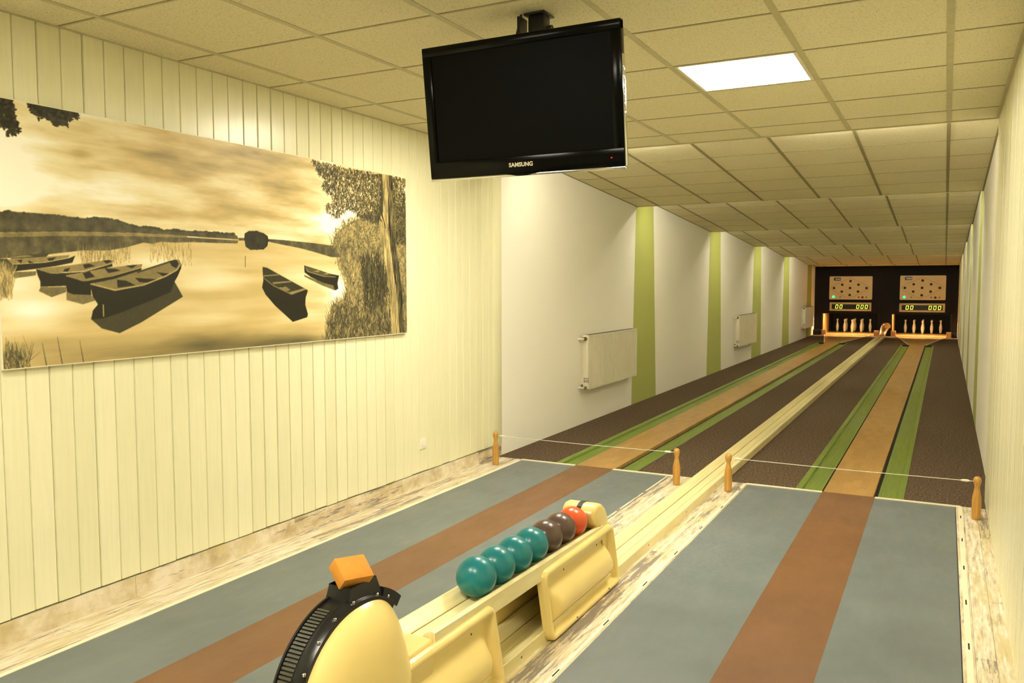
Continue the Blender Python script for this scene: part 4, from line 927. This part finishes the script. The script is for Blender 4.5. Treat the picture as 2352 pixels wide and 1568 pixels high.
    for k in range(200):
        p = rand_in(ART['s']['left'], r); stroke(p, PI/2+r.gauss(0, .3), r.uniform(.01, .03), .0013, r.choice((.3, .5, .7)), .7)
    for k in range(170):
        p = (r.uniform(0, .04)**1.0, r.uniform(-.01, .05)); stroke(p, PI/2+r.gauss(.2, .45), r.uniform(.006, .035), .0013, r.choice((.15, .3, .5)), .75)
    for uu, hh in ((.065, .05), (.09, .07), (.125, .05), (.73, .06), (.75, .1), (.765, .08)): stroke((uu, -.01), PI/2+.15, hh/asp+.02, .0016, .18)
    T[:] = np.clip(T, 0, 1)
    stops = [0, .12, .3, .5, .7, .85, 1.0]
    cols = np.array([srgb(20, 19, 14)[:3], srgb(44, 42, 30)[:3], srgb(96, 90, 64)[:3], srgb(160, 142, 92)[:3], srgb(214, 190, 130)[:3], srgb(240, 226, 180)[:3], srgb(255, 252, 236)[:3]])
    return np.stack([np.interp(T, stops, cols[:, i]) for i in range(3)]+[np.ones_like(T)], -1)
PY0, PY1, PZ0, PZ1, PXF = 2.100, 5.075, 1.203, 2.342, -3.530
t = thing('wall_picture', 'large sepia print of rowing boats on a lake, mounted on the boarded wall', 'picture', (PXF, (PY0+PY1)/2, PZ0))
b = MB(); b.box(PXF-.013, PXF-.0005, PY0-.004, PY1+.004, PZ0-.004, PZ1+.004, 'whitetrim'); b.build('backing_board', t)
b = MB()
for y, z in ((PY0+.3, PZ0+.2), (PY0+.3, PZ1-.2), (PY1-.3, PZ0+.2), (PY1-.3, PZ1-.2)): b = MB(); b.box(XL+.0045, PXF-.0135, y-.03, y+.03, z-.03, z+.03, 'slot'); b.build('wall_spacer', t)
AW, AH = 940, 360
img = make_art(AW, AH)
gy, gz = np.meshgrid(np.linspace(PY0, PY1, AW), np.linspace(PZ0, PZ1, AH))
o = Vector(t.location); co = np.stack([np.full(gy.shape, PXF-o.x), gy-o.y, gz-o.z], -1).reshape(-1, 3)
me = bpy.data.meshes.new('print'); idx = np.arange(AW*AH).reshape(AH, AW)
q = np.stack([idx[:-1, :-1], idx[:-1, 1:], idx[1:, 1:], idx[1:, :-1]], -1).reshape(-1, 4)
me.vertices.add(AW*AH); me.vertices.foreach_set('co', co.ravel().astype(np.float32))
me.loops.add(q.size); me.loops.foreach_set('vertex_index', q.ravel().astype(np.int32)); me.polygons.add(len(q))
me.polygons.foreach_set('loop_start', np.arange(0, q.size, 4, dtype=np.int32)); me.polygons.foreach_set('loop_total', np.full(len(q), 4, dtype=np.int32)); me.update(calc_edges=True)
ca = me.color_attributes.new('ink', 'FLOAT_COLOR', 'POINT'); ca.data.foreach_set('color', img.reshape(-1).astype(np.float32))
s = Nodes('printed_photograph'); at = s.n('ShaderNodeVertexColor', layer_name='ink'); s.set(at.outputs['Color'], .4, spec=.3); me.materials.append(s.m)
po = bpy.data.objects.new('print', me); C.objects.link(po); po.parent = t

# ------------------------------------------------------------------ world, camera, view
w = bpy.data.worlds.new('world'); bpy.context.scene.world = w; w.use_nodes = True; w.node_tree.nodes['Background'].inputs[0].default_value = (.02, .018, .012, 1); w.node_tree.nodes['Background'].inputs[1].default_value = .2
cam = bpy.data.cameras.new('camera'); co_ = bpy.data.objects.new('camera', cam); C.objects.link(co_)
yaw, pitch, roll = 0.4815555892733953, -0.06910295218910056, -0.0018324993126762894
cy_, sy_, cp, sp_ = math.cos(yaw), math.sin(yaw), math.cos(pitch), math.sin(pitch)
fwd = Vector((-sy_*cp, cy_*cp, sp_)); right = Vector((cy_, sy_, 0)); up = right.cross(fwd)
r2 = math.cos(roll)*right+math.sin(roll)*up; u2 = -math.sin(roll)*right+math.cos(roll)*up
co_.matrix_world = Matrix(((r2.x, u2.x, -fwd.x, 0), (r2.y, u2.y, -fwd.y, 0), (r2.z, u2.z, -fwd.z, 1.56), (0, 0, 0, 1)))
cam.sensor_width = 36; cam.lens = 36*1902.8948251325435/2352; cam.clip_start = .02; cam.clip_end = 100
sc = bpy.context.scene; sc.camera = co_
sc.view_settings.view_transform = 'Standard'; sc.view_settings.look = 'None'; sc.view_settings.gamma = 1; sc.view_settings.exposure = 1.58
sc.view_settings.use_curve_mapping = False
